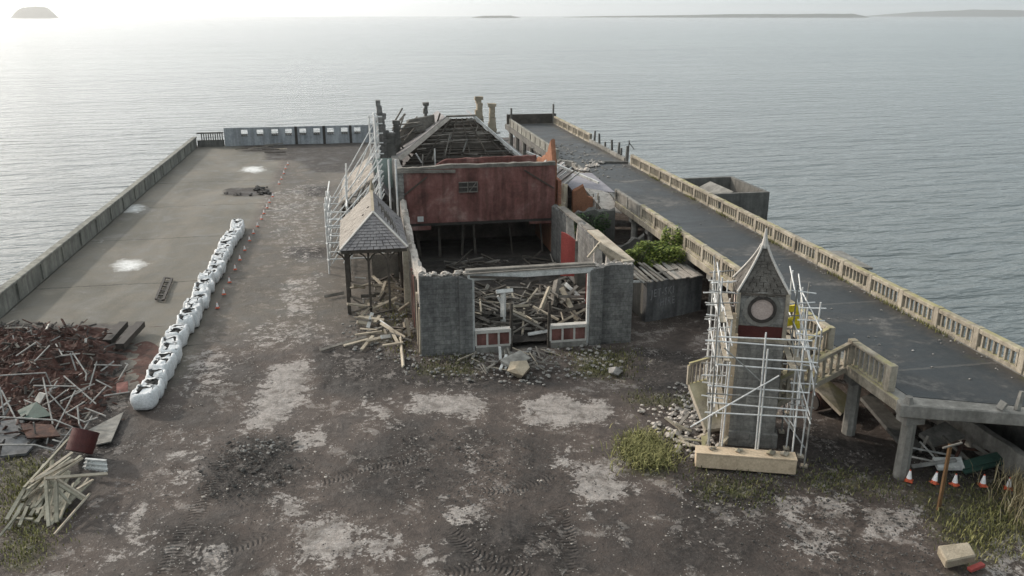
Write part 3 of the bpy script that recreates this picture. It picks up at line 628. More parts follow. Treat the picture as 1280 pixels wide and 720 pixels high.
dr = empty('rusty_drum', c, 'rusty brown drum on its side beside the clock tower scaffold', 'drum'); mb.build('barrel', 'rust', dr); MB().tube([V(c,-.5,-.012,.42), V(c,-.44,0,.42)], .36, 14).build('rim', 'steel', dr)
scr = [((1140,560),(1205,572)),((1150,552),(1180,585)),((1180,545),(1215,580)),((1190,555),(1262,568)),((1130,570),(1165,578)),((1205,550),(1190,580)),((1160,548),(1172,570)),((1170,585),(1130,583))]
SC = [((19.88,24.99,0.5), (21.58,24.3,0.3)), ((20.22,25.05,0.7), (20.48,23.91,0.2)), ((21.2,25.13,0.8), (21.69,23.98,0.2)), ((21.58,24.99,0.4), (23.43,24.21,0.3)), ((19.73,24.95,0.2), (20.25,24.01,0.4)), ((21.8,24.7,0.8), (20.88,24.01,0.2)), ((20.68,25.22,0.7), (20.75,24.64,0.2)), ((19.34,24.15,0.25), (20.9,23.89,0.5)), ((22.02,24.53,0.7), (22.77,24.08,0.2)), ((20.24,24.98,0.3), (20.53,25.06,0.9))]
for p, q in SC: tag(MB().bar(p, q, U(.06,.14), U(.05,.1), U(0,1)).build('scrap_bar', random.choice(['timber','pipe','timber','rust'])), 'thin grey scrap bar in the heap under the roadway end', 'scrap', 'scrap bars under the roadway end')
for k, (p, q) in enumerate([((21,23.76,0.3), (22.77,23.94,0.45)), ((21.03,23.64,0.2), (23.05,23.91,0.3))]):
    tag(MB().bar(p, q, .35, .08, .3).build('green_sheet', 'green_tarp'), ['upper rolled green sheet in the scrap under the roadway', 'lower rolled green sheet in the scrap under the roadway'][k], 'sheeting')
rp = empty('rusty_post', (18.7,21.74,0), 'leaning rusty post with a cross piece among the cones', 'post')
a = (18.81,21.88,-0.1); b_ = (a[0]+.18, a[1]+.2, 2.3); MB().bar(a, b_, .10, .09).build('post', 'rustpost', rp); MB().bar(V(b_,-.35,-.1,-.05), V(b_,.35,-.1,.08), .05, .05).build('cross_piece', 'timber', rp)
sp = empty('stone_block', (17.1,18.67,0), 'pale tilted stone block beside a red offcut in the lower right corner', 'block')
c = (17.36,19.02,0); MB().bar(V(c,-.5,.12,.22), V(c,.38,-.05,.42), .58, .42, .35, .85).build('stone', 'sand', sp, bevel=.04); MB().bar(V(c,.1,-.38,.05), V(c,.62,-.3,.12), .16, .1).build('red_offcut', 'brightred', sp)

# structures standing in the sea beyond the roadway
tk = empty('concrete_tank', (28.7, 62.5, -7), 'roofless dark concrete tank standing beyond the seaward balustrade', 'building')
mb = MB(); X0, X1, Y0, Y1, zt = 26.3, 30.9, 58.9, 65.6, 3.05
mb.box(X0, X1, Y0, Y0+.3, -9, zt); mb.box(X0, X1, Y1-.3, Y1, -9, zt); mb.box(X1-.3, X1, Y0+.3, Y1-.3, -9, zt); mb.box(X0, X0+.3, Y0+.3, Y1-.3, -9, zt-.35)
mb.build('walls', 'concdark', tk); MB().box(X0+.3, X1-.3, Y0+.3, Y1-.3, .6, .9).build('floor', 'conc', tk)
MB().slab([(26.9,60,2.2),(28.6,60.3,2.9),(28.5,64.6,2.9),(26.8,64.4,2.2)], .12).build('inner_slab', 'conc', tk)
t2 = empty('concrete_kiosk', (26.8, 40.7, -7), 'low broken concrete block just beyond the seaward balustrade', 'building')
MB().box(25.9, 26.9, 39.4, 42.1, -9, 3.0, .03).build('walls', 'concdark', t2); MB().slab([(25.7,39.2,3.15),(27.0,39.2,3.0),(27.0,42.3,3.1),(25.7,42.3,3.2)], .12).build('roof', 'conc', t2)

# ------------------------------------------------------------------ white sacks and cones
def sack_mesh(seed):
    random.seed(seed); K = 28
    prof = [(.40,-.02),(.485,.02),(.52,.2),(.545,.42),(.535,.62),(.50,.78),(.47,.86),(.40,.90),(.34,.86)]
    vs = []; fs = []
    for i, (r, z) in enumerate(prof):
        for k in range(K):
            a = 2*math.pi*k/K; c, s = math.cos(a), math.sin(a); e = .52
            x = math.copysign(abs(c)**e, c); y = math.copysign(abs(s)**e, s)
            q = r*(1 + .03*math.sin(a*9+seed*2+z*4) + .11*noise.noise((c*1.7+seed*3, s*1.7, z*3)) + .05*noise.noise((c*5+seed, s*5, z*5)))
            vs.append((x*q*1.08, y*q*.94, z*(1+.16*noise.noise((c*2+seed, s*2, 9))) + (.07*noise.noise((c*6, s*6+seed, 5)) if i > 5 else 0)))
    for i in range(len(prof)-1):
        for k in range(K): fs.append((i*K+k, i*K+(k+1) % K, (i+1)*K+(k+1) % K, (i+1)*K+k))
    bag = MB().add(vs, fs)
    top = vs[-K:]; cz = sum(v[2] for v in top)/K
    fill = MB().add([(v[0]*1.02, v[1]*1.02, v[2]-.02) for v in top] + [(v[0]*.5, v[1]*.5, cz+U(-.03,.08)) for v in top] + [(0,0,cz+.05)],
                    [(k, (k+1) % K, K+(k+1) % K, K+k) for k in range(K)] + [(K+k, K+(k+1) % K, 2*K) for k in range(K)])
    for _ in range(9): fill.rock((U(-.25,.25), U(-.2,.2), cz+.03), U(.05,.11))
    loops = []
    for sx, sy in ((-1,-1),(1,-1),(1,1),(-1,1)):
        if random.random() < .8:
            a = (sx*.40, sy*.33, .86); loops.append(MB()); loops[-1].slab([a, V(a, -sx*.05+U(-.05,.05), U(.1,.25)*-sy, .16), V(a, -sx*U(.2,.34), U(-.05,.05), .12), V(a, -sx*.16, 0, .01)], .02)
    # a fold of sack cloth flopped over part of the fill
    fx = U(-.25,.25); loops.append(MB()); loops[-1].slab([(fx-.3,-.36,.89), (fx+.25,-.38,.9), (fx+.18,U(-.2,.05),.99), (fx-.2,U(-.2,.0),.99)], .02)
    return bag, fill, loops
protos = []
for sd in (1, 2, 3, 4, 5, 6, 7, 8):
    bag, fill, loops = sack_mesh(sd)
    r = empty('bulk_sack', (0,0,0), 'white sack', 'sack', 'white rubble sacks in a row')
    bag.build('sack_body', 'bag', r, smooth=True); fill.build('rubble_fill', 'fill', r); [q.build('cloth_flap' if q is loops[-1] else 'lifting_strap', 'bag', r) for q in loops]; protos.append(r)
random.seed(21)
NB = 33
for i in range(NB):
    o = protos[i] if i < 8 else copy_tree(protos[random.randrange(8)])
    o.location = (-9.5 + U(-.10,.10) + .06*math.sin(i*.7), 35.1 + i*.995 + U(-.05,.05), 0); o.rotation_euler = (U(-.04,.04), U(-.04,.04), U(-.22,.22) + (math.pi if i % 3 == 1 else 0))
    s_ = U(.93, 1.06); o.scale = (s_*.84*U(.92,1.05), s_*1.03, U(.74,.96))
    if i < 18: lab = 'white rubble sack at the near end of the row' if i == 0 else 'white rubble sack, %s in the row from the near end' % ORD[i]
    else: j = NB-1-i; lab = 'white rubble sack at the far end of the row' if j == 0 else 'white rubble sack, %s in the row from the far end' % ORD[j]
    o['label'] = lab; o['group'] = 'white rubble sacks in a row'

def cone_proto():
    r = empty('traffic_cone', (0,0,0), 'cone', 'traffic cone')
    mb = MB(); mb.box(-.17,.17,-.17,.17,0,.04); mb.tube([(0,0,.04),(0,0,.14)], [.14,.122], 12); mb.build('base', 'conered', r)
    MB().tube([(0,0,.14),(0,0,.52)], [.122,.042], 12).build('white_sleeve', 'white', r); MB().tube([(0,0,.52),(0,0,.56)], [.042,.033], 12).build('tip', 'conered', r)
    return r
cone = cone_proto(); first = [True]
def put_cone(p, lab, grp, s=1.0, tilt=0):
    o = cone if first[0] else copy_tree(cone); first[0] = False
    o.location = (p[0], p[1], 0); o.rotation_euler = (tilt, 0, U(0,3)); o.scale = (s,)*3; o['label'] = lab; o['group'] = grp
CR = [(18.89,23.64,0), (19.67,23.33,0), (20.33,23.1,0), (21.28,22.87,0), (22.02,22.52,0)]
for k, p in enumerate(CR):
    put_cone(p, ['white sleeved cone beside the front roadway column', 'leaning white cone left of the rusty post', 'white sleeved cone just right of the rusty post', 'white sleeved cone, fourth from the roadway column', 'white sleeved cone against the dry grass'][k], 'cones under the roadway end', .8, .25 if k == 1 else 0)
CL = [(-8.4,47.72,0), (-8.38,50.22,0), (-8.37,52.63,0), (-8.38,55.46,0), (-8.34,57.77,0), (-8.31,60.27,0), (-8.27,62.98,0), (-8.21,65.16,0), (-8.14,67.49,0), (-8.07,69.98,0), (-8.07,72.06,0), (-8.01,74.24,0), (-8.01,76.57,0), (-7.93,79.02,0), (-7.84,85.26,0), (-7.8,87.84,0), (-7.79,91.07,0), (-7.83,94.03,0), (-7.75,96.62,0)]
for k, p in enumerate(CL):
    j = len(CL)-1-k
    put_cone(p, 'orange and white cone along the sack row, %s from the near end' % ORD[k] if k else 'orange and white cone at the near end of the line beside the sacks', 'cones in a line beside the sacks', .64)

# ------------------------------------------------------------------ ruined hall
hall = empty('ruined_hall', (8, 50, 0), 'roofless ruined hall with dark stone front, red plaster cross wall and broken timber roof', 'building')
FY = 38.6
mb = MB(); ragged_wall(mb, (2.55, FY), (4.45, FY), .55, [(0,4.1),(.4,3.95),(1,4.0)], z0=-.1, j=.1); mb.build('front_wall', 'stone', hall)
mb = MB(); ragged_wall(mb, (4.452, FY-.15), (5.1, FY-.15), .7, [(0,3.95),(1,3.75)], z0=-.1, j=.05); mb.build('pilaster', 'stone', hall)
mb = MB(); ragged_wall(mb, (11.7, FY), (13.3, FY), .55, [(0,4.1),(1,4.1)], z0=-.1, j=.06); mb.build('front_wall', 'stone', hall)
mb = MB(); ragged_wall(mb, (11.05, FY-.15), (11.698, FY-.15), .7, [(0,3.95),(1,4.05)], z0=-.1, j=.05); mb.build('pilaster', 'stone', hall)
for x0, x1 in ((2.6, 5.0), (11.2, 13.25)):
    r_ = MB()
    for _ in range(60): r_.rock((U(x0,x1), FY+U(.05,.5), 4.0+U(-.05,.1)), U(.06,.16))
    r_.build('broken_top', 'rubbletop', hall)
# lintel over the wide opening
mb = MB(); mb.bar((4.9, FY+.05, 3.86), (11.2, FY+.05, 3.95), .22, .30); mb.build('lintel', 'whitewood', hall, bevel=.02)
mb = MB(); mb.bar((4.85, FY+.35, 4.12), (11.3, FY+.35, 4.16), .34, .12); mb.bar((4.7, FY-.05, 4.07), (11.25, FY-.08, 4.16), .1, .06); mb.build('lintel_board', 'timber', hall)
MB().bar((5.0, FY-.12, 3.95), (7.6, FY-.12, 3.72), .06, .12).build('split_board', 'darkwood', hall)
for x in (7.05, 8.98): MB().bar((x, FY+.05, -.05), (x+.02, FY+.05, 2.4), .13, .13).build('mullion_post', 'darkwood', hall)
MB().box(5.1, 5.22, FY, FY+.14, 0, 3.7).build('jamb', 'whitewood', hall); MB().box(10.92, 11.05, FY, FY+.14, 0, 3.78).build('jamb', 'whitewood', hall)
for x0, x1 in ((5.25, 6.98), (9.06, 10.9)):
    mb = MB(); mb.box(x0, x1, FY-.02, FY+.2, -.1, .95); mb.build('dado_panel', 'redplaster', hall)
    mb = MB(); mb.box(x0-.04, x1+.04, FY-.1, FY+.26, .95, 1.12)
    for k in range(4): xx = x0 + (x1-x0)*k/3; mb.box(xx-.05, xx+.05, FY-.06, FY-.022, .3, .95)
    mb.box(x0, x1, FY-.09, FY-.062, .22, .32); mb.build('dado_frame', 'lead', hall)
    MB().box(x0, x1, FY-.13, FY-.022, -.1, .22).build('plinth', 'conc', hall)
# left side wall: timber-faced, broken top
mb = MB(); ragged_wall(mb, (2.98, FY+.56), (2.98, 60.8), .4, [(0,4.0),(.15,3.4),(.35,3.2),(.55,3.6),(.7,4.0),(1,4.6)], z0=-.1, j=.2); mb.build('side_wall', 'rubbletop', hall)
for k in range(16):
    y = FY + .3 + k*.62
    if k in (5, 9): continue
    MB().bar((2.5, y, -.05), (2.52+U(-.03,.03), y+U(-.04,.04), U(2.3,3.5)), .08, U(.18,.42)).build('cladding_board', random.choice(['palewood','timber','darkwood','redplaster']), hall)
# right side wall with openings
for y0, y1, tops, mt in ((FY+.56, 42.0, [(0,4.05),(1,4.0)], 'stone'), (42.0, 44.6, [(0,4.0),(.3,1.2),(.7,1.1),(1,3.9)], 'rubbletop'), (44.6, 48.2, [(0,3.9),(1,3.9)], 'stone'), (48.2, 51, [(0,3.9),(.3,1.6),(.7,1.4),(1,3.7)], 'rubbletop'), (51, 55.2, [(0,3.7),(1,3.6)], 'stone')):
    mb = MB(); ragged_wall(mb, (13.35, y0), (13.35, y1), .45, tops, z0=-.1, j=.12); mb.build('side_wall', mt, hall)
for p, w_, z0_, z1_ in (((11.15, 45.2), .85, 2.2, 4.2), ((11.5, 41.0), .7, 1.2, 2.95)):
    K = [(0,z1_),(.35,z1_-.1),(.7,z1_-.3),(1,z1_-.55)]; mb = MB(); ragged_wall(mb, p, (p[0]+w_, p[1]-.25), .14, K, z0=z0_-.6, step=.2, j=.02); mb.build('red_plaster_panel', 'brightred', hall)
    MB().bar((p[0]+w_, p[1]-.2, 0), (p[0]+w_, p[1]-.2, z1_-.5), .16, .16).build('jamb', 'timber', hall)
    MB().box(p[0]+w_+.1, 12.9, p[1]-.2, p[1]+.2, -.1, z0_).build('nib_wall', 'concdark', hall)
mb = MB(); mb.bar((13.15, FY+.4, 4.14), (13.1, 45.6, 4.12), .62, .1); mb.build('wall_plate', 'palewood', hall)
MB().bar((13.2, 46.2, 4.0), (13.15, 53.6, 3.75), .5, .1).build('wall_plate', 'timber', hall)
ap = (12.3, 41.3, 5.05)
mb = MB(); mb.bar((11.35,40.2,4.1), (11.89,40.2,4.75), .12, .12); mb.bar((11.88,40.2,4.84), (12.69,40.2,3.9), .12, .24); mb.bar((11.89,40.2,4.75), (13.27,39.2,3.94), .1, .3); mb.build('broken_rafter', 'palewood', hall)
# red cross wall
CY = 55.3
mb = MB(); ragged_wall(mb, (2.5, CY), (13.15, CY), .35, [(0,6.0),(.08,6.15),(.2,6.28),(.35,6.5),(.6,6.38),(.8,6.22),(1,6.3)], z0=2.62, j=.06)
o = mb.build('cross_wall', 'redplaster', hall)
mb = MB(); ragged_wall(mb, (2.45, CY-.03), (13.15, CY-.03), .42, [(0,6.38),(.2,6.4),(.35,6.56),(.42,6.5)], z0=6.28, j=.03); mb.build('wall_coping', 'timber', hall)
MB().bar((2.4,CY-.1,6.2),(6.3,CY-.15,6.1),.12,.2).build('sagging_timber', 'timber', hall); MB().bar((6.0,CY+.1,6.46),(10.0,CY+.1,6.36),.2,.1).build('sagging_timber', 'timber', hall)
MB().box(2.5, 13.1, CY+.05, CY+.3, 2.42, 2.618).build('steel_beam', 'steel', hall)
MB().box(2.5, 4.6, CY+.02, CY+.33, 2.15, 2.418).build('beam_end', 'redplaster', hall); MB().box(11.4, 13.1, CY+.02, CY+.33, 2.25, 2.418).build('beam_end', 'redplaster', hall)
fr = MB(); wx, wz = 7.15, 5.0
fr.box(wx-.62, wx+.62, CY-.08, CY-.01, wz-.33, wz+.33); fr.build('ventilator', 'steel', hall)
v = MB()
for a, b_ in ((-.64,.0),(.04,.64)):
    v.box(wx+a, wx+b_, CY-.13, CY-.082, wz+.3, wz+.36); v.box(wx+a, wx+b_, CY-.13, CY-.082, wz-.36, wz-.3); v.box(wx+b_-.05, wx+b_, CY-.13, CY-.082, wz-.3, wz+.3)
    v.box(wx+a, wx+b_-.05, CY-.13, CY-.082, wz-.03, wz+.03)
v.bar((wx+.08, CY-.1, wz-.3), (wx+.55, CY-.1, wz+.3), .05, .05); v.build('ventilator_frame', 'timber', hall)
# scars of the old roof line on the red wall
s1 = MB(); s1.bar((2.55, CY-.04, 4.35), (4.4, CY-.04, 5.75), .06, .09); s1.build('roof_scar', 'darkwood', hall); s1 = MB(); s1.bar((11.0, CY-.04, 6.0), (13.05, CY-.04, 4.7), .06, .09); s1.build('roof_scar', 'darkwood', hall)
MB().box(3.7, 4.1, CY-.06, CY-.01, 2.75, 3.1).build('patch', 'whitewood', hall)
for x in (3.6, 5.2, 6.9, 7.6, 10.1, 12.3): MB().bar((x+U(-.3,.3), CY+.9, 0), (x, CY+.9, 2.4), U(.08,.2), .09).build('shore_post', 'darkwood', hall)
MB().slab([(2.95, CY+.45, 2.62), (12.95, CY+.45, 2.62), (12.95, 61.09, 2.7), (2.95, 61.09, 2.7)], .12).build('shade_floor', 'darkwood', hall)  # added unseen slab that shades the room behind the red wall
MB().box(2.91, 13.34, 61.1, 61.24, -.3, 2.9).build('rear_boarding', 'darkwood', hall)
# second red wall and side fragment
mb = MB(); ragged_wall(mb, (4.3, 61.3), (13.1, 61.3), .3, [(0,5.1),(.12,5.35),(.22,5.9),(1,6.0)], z0=2.72, j=.03); mb.build('second_cross_wall', 'redplaster', hall)
mb = MB(); ragged_wall(mb, (13.35, 55.7), (13.35, 61.2), .3, [(0,6.0),(.12,7.8),(.25,7.2),(.45,6.4),(1,5.8)], z0=0, j=.15); mb.build('tall_wall_fragment', 'orange', hall)
MB().box(13.36, 13.6, 55.3, 61.2, 0, 5.2).build('outer_face', 'brick', hall)
MB().bar((12.6, 60.8, 4.6), (12.9, 57.0, 6.3), .1, .18).build('white_strut', 'whitewood', hall)
MB().box(2.4, 2.9, 55.2, 62, 0, 6.2, .05).build('rear_side_wall', 'stone', hall)
# rear timber roof with the slates gone: open battens between hips
def Lr(t): return lerp((2.8, 63, 6.35), (6.9, 65.2, 8.45), t)
def Rr(t): return lerp((12.9, 63, 4.9), (9.0, 65.2, 8.5), t)
MB().slab([(3.0,62.6,5.0), (13.0,62.6,5.0), (9.0,66.2,8.2), (6.9,66.2,8.2)], .06).build('roof_void_boarding', 'darkwood', hall)
for k in range(15):
    t = k/14; a = lerp((2.9,62.3,5.0), (6.9,65.4,8.3), t); b_ = lerp((13.0,62.3,4.9), (9.0,65.4,8.35), t)
    if a[2] > 5.2: 
        MB().bar(V(a,0,0,U(-.05,.05)), V(lerp(a,b_,U(.85,1)),0,0,U(-.12,.1)), .05, U(.07,.17), .5).build('batten', random.choice(['timber','darkwood','darkwood','timber','concdark']), hall)
for t in (.15,.35,.55,.72,.88): a = lerp((2.9,62.25,5.0),(13,62.25,4.95),t); b_ = lerp((6.9,65.3,8.35),(9,65.3,8.4),t); MB().bar(a, b_, .08, .12).build('rafter', 'darkwood', hall)
MB().slab([(2.75,61.9,6.0),(3.1,61.9,5.82),(7.15,64.9,8.42),(6.85,64.9,8.55)], .1).build('hip_boarding', 'slatepalelit', hall)
MB().bar((13.2,61.8,4.75), (9.0,65.1,8.5), .14, .2).build('hip_rafter', 'whitewood', hall); MB().bar((6.8,65.1,8.56), (9.1,65.1,8.6), .2, .14).build('ridge_beam', 'timber', hall)
MB().slab([(9.0,65.3,8.55),(13.3,62,4.8),(13.6,70,4.8),(9.2,71,8.4)], .1).build('right_slope', 'slate', hall)
MB().slab([(6.8,65.4,8.5),(6.7,71,8.4),(2.6,71,5.4),(2.7,62.2,5.9)], .1).build('left_slope', 'slate', hall)
MB().bar((5.6,62.0,5.3), (5.6,62.1,6.6), .1, .1).build('stray_post', 'whitewood', hall)
MB().bar((4.2,62.0,6.3), (4.6,62.0,5.6), .1, .1).build('stray_strut', 'whitewood', hall)
mb = MB(); mb.slab([(2.2,67,6.0),(4.0,66,8.3),(6.0,66.4,8.6),(6.2,66.8,5.2)], .12); mb.build('broken_gable', 'timber', hall)
for x, y, z0, z1, w0, w1, lab in ((9.7,67.5,4,9.55,.8,.42,0), (10.75,67.5,4,9.0,.8,.42,0), (5.4,66.5,6,9.25,.35,.28,1), (3.0,65,5,8.1,.55,.4,1), (2.5,63.5,4.5,7.4,.6,.45,1)):
    pin = MB(); zc = z0
    while zc < z1:
        f = (zc-z0)/(z1-z0); ww = w0 + (w1-w0)*f; hh = U(.3,.55)
        pin.box(x-ww/2+U(-.06,.06), x+ww/2+U(-.06,.06), y-ww/2, y+ww/2, zc, min(zc+hh, z1), .03); zc += hh
    pin.box(x-w1*.75, x+w1*.75, y-w1*.6, y+w1*.6, z1, z1+.25, .05)
    pin.build('pinnacle', 'sand' if not lab else 'concdark', hall)
pin = MB(); zc = 0
while zc < 9.6:
    f = max(0, (zc-3)/6.6); x1 = 2.95 - f*1.0 + U(-.12,.12); x0 = 1.45 + .1*f + U(-.05,.05); hh = U(.35,.6)
    pin.box(x0, x1, 63.3+.3*f, 64.6-.3*f, zc, zc+hh, .03); zc += hh
pin.build('corner_turret', 'stone', hall)

random.seed(77)
for k in range(34):
    x = U(3.4,12.4); t = U(0,1); y = 61.9 + 3.4*t; z = 5.1 + 3.2*t + U(-.1,.25); L = U(.6,2.6); a_ = random.choice((U(-.12,.12), U(-.12,.12), U(-.2,.2), U(.9,1.5)))
    if not (2.9+4*t < x < 13-4*t): continue
    dx, dz = math.cos(a_)*L/2, math.sin(a_)*L/2
    MB().bar((x-dx, y-dz*.6, z-dz*.6), (x+dx, y+dz*.6, z+dz*.6), U(.06,.12), U(.04,.08), U(0,1)).build('broken_batten', random.choice(['timber','timber','concdark','timber','conc','darkwood']), hall)
for k in range(30):
    x = U(2.4,6.4); y = U(64.5,68); z = U(6.2,8.2); L = U(.8,2.2); a_ = U(-1.2,1.4); MB().bar((x, y, z), (x+math.cos(a_)*L, y+U(-.3,.3), min(9, z+math.sin(a_)*L)), U(.06,.14), U(.05,.1), U(0,1)).build('broken_rafter', random.choice(['timber','darkwood','timber','concdark']), hall)
for k in range(14):
    t = U(0,1); x, y, z = lerp((9.1,65.2,8.5), (13.1,62,4.8), t); L = U(.4,1.0); MB().bar((x-L/2, y, z+U(-.1,.2)), (x+L/2, y+U(-.3,.3), z-L*.6), .08, .06, U(0,1)).build('broken_rafter', random.choice(['timber','whitewood']), hall)
# collapsed timber inside the hall: every beam on its own
random.seed(5)
EXPL = [((9.89,42.5,1.85), (9.1,41.5,0.72), .22, 'palewood'), ((10.45,43,2.03), (9.96,42,0.91), .38, 'timber'), ((10.39,41.8,2), (10.94,40.4,0.59), .26, 'palewood'), ((10.91,43,1.82), (11.76,41.2,1.11), .2, 'whitewood'), ((7.06,41,2.23), (6.98,40.6,0.69), .24, 'whitewood'), ((6.68,41,2.25), (7.57,41,2.29), .2, 'whitewood'), ((6.76,41,2.03), (7.08,40.9,1.38), .14, 'whitewood'),
 ((7.52,41,1.18), (8.8,40.5,0.56), .14, 'palewood'), ((8.09,39.5,0.36), (9.12,39.6,0.43), .16, 'whitewood'), ((7.34,40,1.37), (8.95,39.6,0.53), .12, 'timber'), ((5.32,41,1.15), (6.17,40,1.01), .16, 'timber'), ((5.67,40,0.52), (7.01,40,0.73), .12, 'palewood'), ((9.15,43,1.32), (11.83,42,1.57), .14, 'timber')]
for k, (p, q, w_, mt) in enumerate(EXPL):
    tag(MB().bar(p, q, w_, w_*.7, U(0,1)).build('fallen_beam', mt), ['pale beam propped left of the thick grey beam inside the hall','thick grey beam leaning near the right of the hall opening','long pale beam sloping down to the right inside the hall','white plank sloping towards the right jamb inside the hall','upright white post left of the middle in the hall heap','white crosspiece on top of the upright white post','white bracket under the white crosspiece in the hall','thin pale batten sloping behind the dark window posts','white board lying between the two dado panels','thin grey batten crossing between the dado panels','grey beam low on the left of the hall heap','thin pale batten above the left dado panel','long grey batten lying level at the back of the heap'][k], 'beam', 'fallen timbers in the hall')
def heap_h(x, y): return 1.5*math.exp(-((y-42.3)/2.6)**2) * (.75+.35*math.sin(x*1.3)) + .15
for k in range(250):
    x, y = U(5.0,12.4), U(39.6,46.0) if k < 190 else U(46, 54)
    L = U(.9, 2.8); a = U(0, math.pi); e = U(-.35,.35); z = heap_h(x, y)*U(.4,1.05) + .12
    dx, dy, dz = math.cos(a)*L/2, math.sin(a)*L/2, math.sin(e)*L/2
    x = min(max(x, 5.3+abs(dx)), 12.5-abs(dx)); y = max(y, 39.3+abs(dy)); z = max(z, abs(dz)+.08)
    near = y < 46
    tag(MB().bar((x-dx,y-dy,z-dz), (x+dx,y+dy,z+dz), U(.05,.19), U(.04,.10), U(0,1.5)).build('fallen_beam', random.choice(['timber','timber','darkwood','darkwood','timber','timber','palewood'] if near else ['darkwood','darkwood','darkwood','timber'])),
        'weathered broken beam in the jumbled heap behind the hall front' if near else 'dark beam lying on the dark floor at the back of the hall', 'beam', 'beams heaped behind the hall front' if near else 'beams on the hall floor')
# low mound of dark rubble under the beams
vs = []; fs = []; A, B = 30, 40
for i in range(A+1):
    for j in range(B+1):
        x = 3.2 + 9.6*i/A; y = 39.0 + 16*j/B; ed = min(1, min(i, A-i)/4)*min(1, min(j+2, B-j)/3)
        vs.append((x, y, .03 + ed*(heap_h(x, y)*.55 + .16*abs(noise.noise((x*1.4, y*1.4, 1))) + .1*noise.noise((x*4, y*4, 2)))))
for i in range(A):
    for j in range(B): k = i*(B+1)+j; fs.append((k, k+B+1, k+B+2, k+1))
tag(MB().add(vs, fs).build('dark_mound', mat('dark_debris', [(.012,.010,.009),(.028,.024,.021),(.06,.052,.046)], 1.6, .95, .8)), kind='stuff')

# stones and splinters round the hall front
def rubble(name, P, n, r0, r1, m, zf=.02):
    mb = MB(); k = .7 if name == 'gravel' else .25
    for x, y in scatter(P, n): mb.rock((x+random.gauss(0,k), y+random.gauss(0,k), zf), U(r0, r1)*U(.5,1))
    return tag(mb.build(name, m), kind='stuff')
rubble('rubble', [(-0.82,47.04),(2.99,51.93),(2.5,39.01),(3.71,37.25),(6.32,34.43),(2.09,36.12),(-1.23,40.78)], 420, .04, .16, 'rock')
rubble('rubble', [(3.81,38.25),(9.48,38.27),(12.02,38.35),(11.38,34.88),(6.6,33.95),(5.02,35.58)], 360, .04, .17, 'rock')
rubble('rubble', [(13.66,33.09),(15.1,32.82),(13.25,28.46),(12.67,30.01)], 120, .05, .2, 'rock')
rubble('rubble', [(-6.15,29.75),(-5.21,31.17),(-3.19,30.8),(-2.74,28.23),(-3.92,27.07),(-5.95,27.18)], 130, .03, .13, 'grit')
rubble('rubble', [(-5.64,30.92),(-3.51,30.99),(-3.58,29.83),(-5.36,29.91)], 45, .04, .12, 'rock')
rubble('rubble', [(1.05,30.7),(6.12,29.77),(6.53,25.96),(2.32,24.65)], 120, .03, .10, 'grit')
rubble('gravel', [(-6.05,30.67),(-4,31.28),(-2.92,28.85),(-3.62,26.75),(-5.9,27.7)], 900, .02, .06, 'grit')
rubble('gravel', [(1.36,30.64),(7.39,29.54),(7.38,24.73),(2.32,24.65),(0.27,27.11)], 1100, .015, .055, 'grit')
rubble('gravel', [(-9.71,31.34),(15.06,24.4),(15.86,18.7),(-7.71,23.03)], 2200, .012, .05, 'grit')
rubble('gravel', [(15.94,26.63),(22.62,22.46),(18.93,18.14),(11.38,19.53)], 1500, .015, .08, 'grit')
rubble('gravel', [(-6.33,40.63),(15.06,24.4),(12.33,19.35),(-7.71,23.03),(-9.71,31.34)], 260, .03, .07, 'rubbletop')
rubble('gravel', [(11.29,25.66),(15.49,24.6),(14.03,22.5),(10.76,23.6)], 350, .02, .09, 'grit')
c = (6.85,35.24,0); b0 = MB(); b0.rock(V(c,0,0,.3), .62, .9); tag(b0.build('boulder', 'sand'), 'brown boulder before the hall opening', 'boulder')
tag(MB().slab([(6.08,36.28,0.35), (7.17,36.92,0.5), (7.6,36.32,0.3), (6.47,35.69,0.2)], .12).build('loose_slab', 'conc'), 'tilted grey slab lying before the hall opening', 'slab')
c = (11.29,34.61,0); b0 = MB(); b0.rock(V(c,0,0,.1), .45, .6); tag(b0.build('boulder', 'rock'), 'flat grey boulder in the weeds right of the hall front', 'boulder')
PL = [((430,432),(460,418)),((452,441),(466,425)),((476,402),(500,430)),((468,410),(500,420)),((502,400),(506,445)),((488,415),(497,435)),((460,395),(480,398)),((445,385),(460,370)),((465,380),(495,365)),((405,370),(430,366)),((400,437),(445,425))]
PLW = [((-1.23,40.31,0.1), (-0.02,40.85,0.15)), ((-0.36,39.61,0.1), (0.24,41.13,0.2)), ((0.7,42.43,0.4), (1.85,40.61,0.2)), ((-0.46,43.93,0.3), (0.89,43.17,0.3)), ((1.63,41.11,0.2), (1.56,37.12,0.1)), ((1.17,41.64,0.3), (1.51,39.68,0.15)), ((0.68,39.71,0.2), (1.72,39.7,0.3)), ((-0.51,44.89,0.15), (0.15,46.11,0.5)), ((0.34,45.11,0.3), (1.72,45.65,0.7)), ((-2.44,48.43,0.08), (-1.28,48.92,0.1)), ((-2.4,39.98,0.06), (-0.09,41.39,0.08)), ((1.66,45.4,0.5), (1.77,45.28,0.2)), ((1.2,48.16,0.9), (0.86,47.01,0.4)), ((0.48,49.44,0.9), (1.5,46.88,0.5)), ((1.35,47.19,0.9), (2.24,47.66,0.5)), ((2,41.28,1), (2.12,41.05,0.1))]
for k, (p, q) in enumerate(PLW):
    tag(MB().bar(p, q, .16, .07, U(0,1)).build('loose_plank', 'timber' if k in (9,10) else 'palewood'), {9: 'grey plank lying alone left of the shelter', 10: 'long thin grey plank on the ground before the rubble left of the hall'}.get(k, 'pale broken plank among the rubble between shelter and hall'), 'plank', 'planks by the shelter')
random.seed(9)
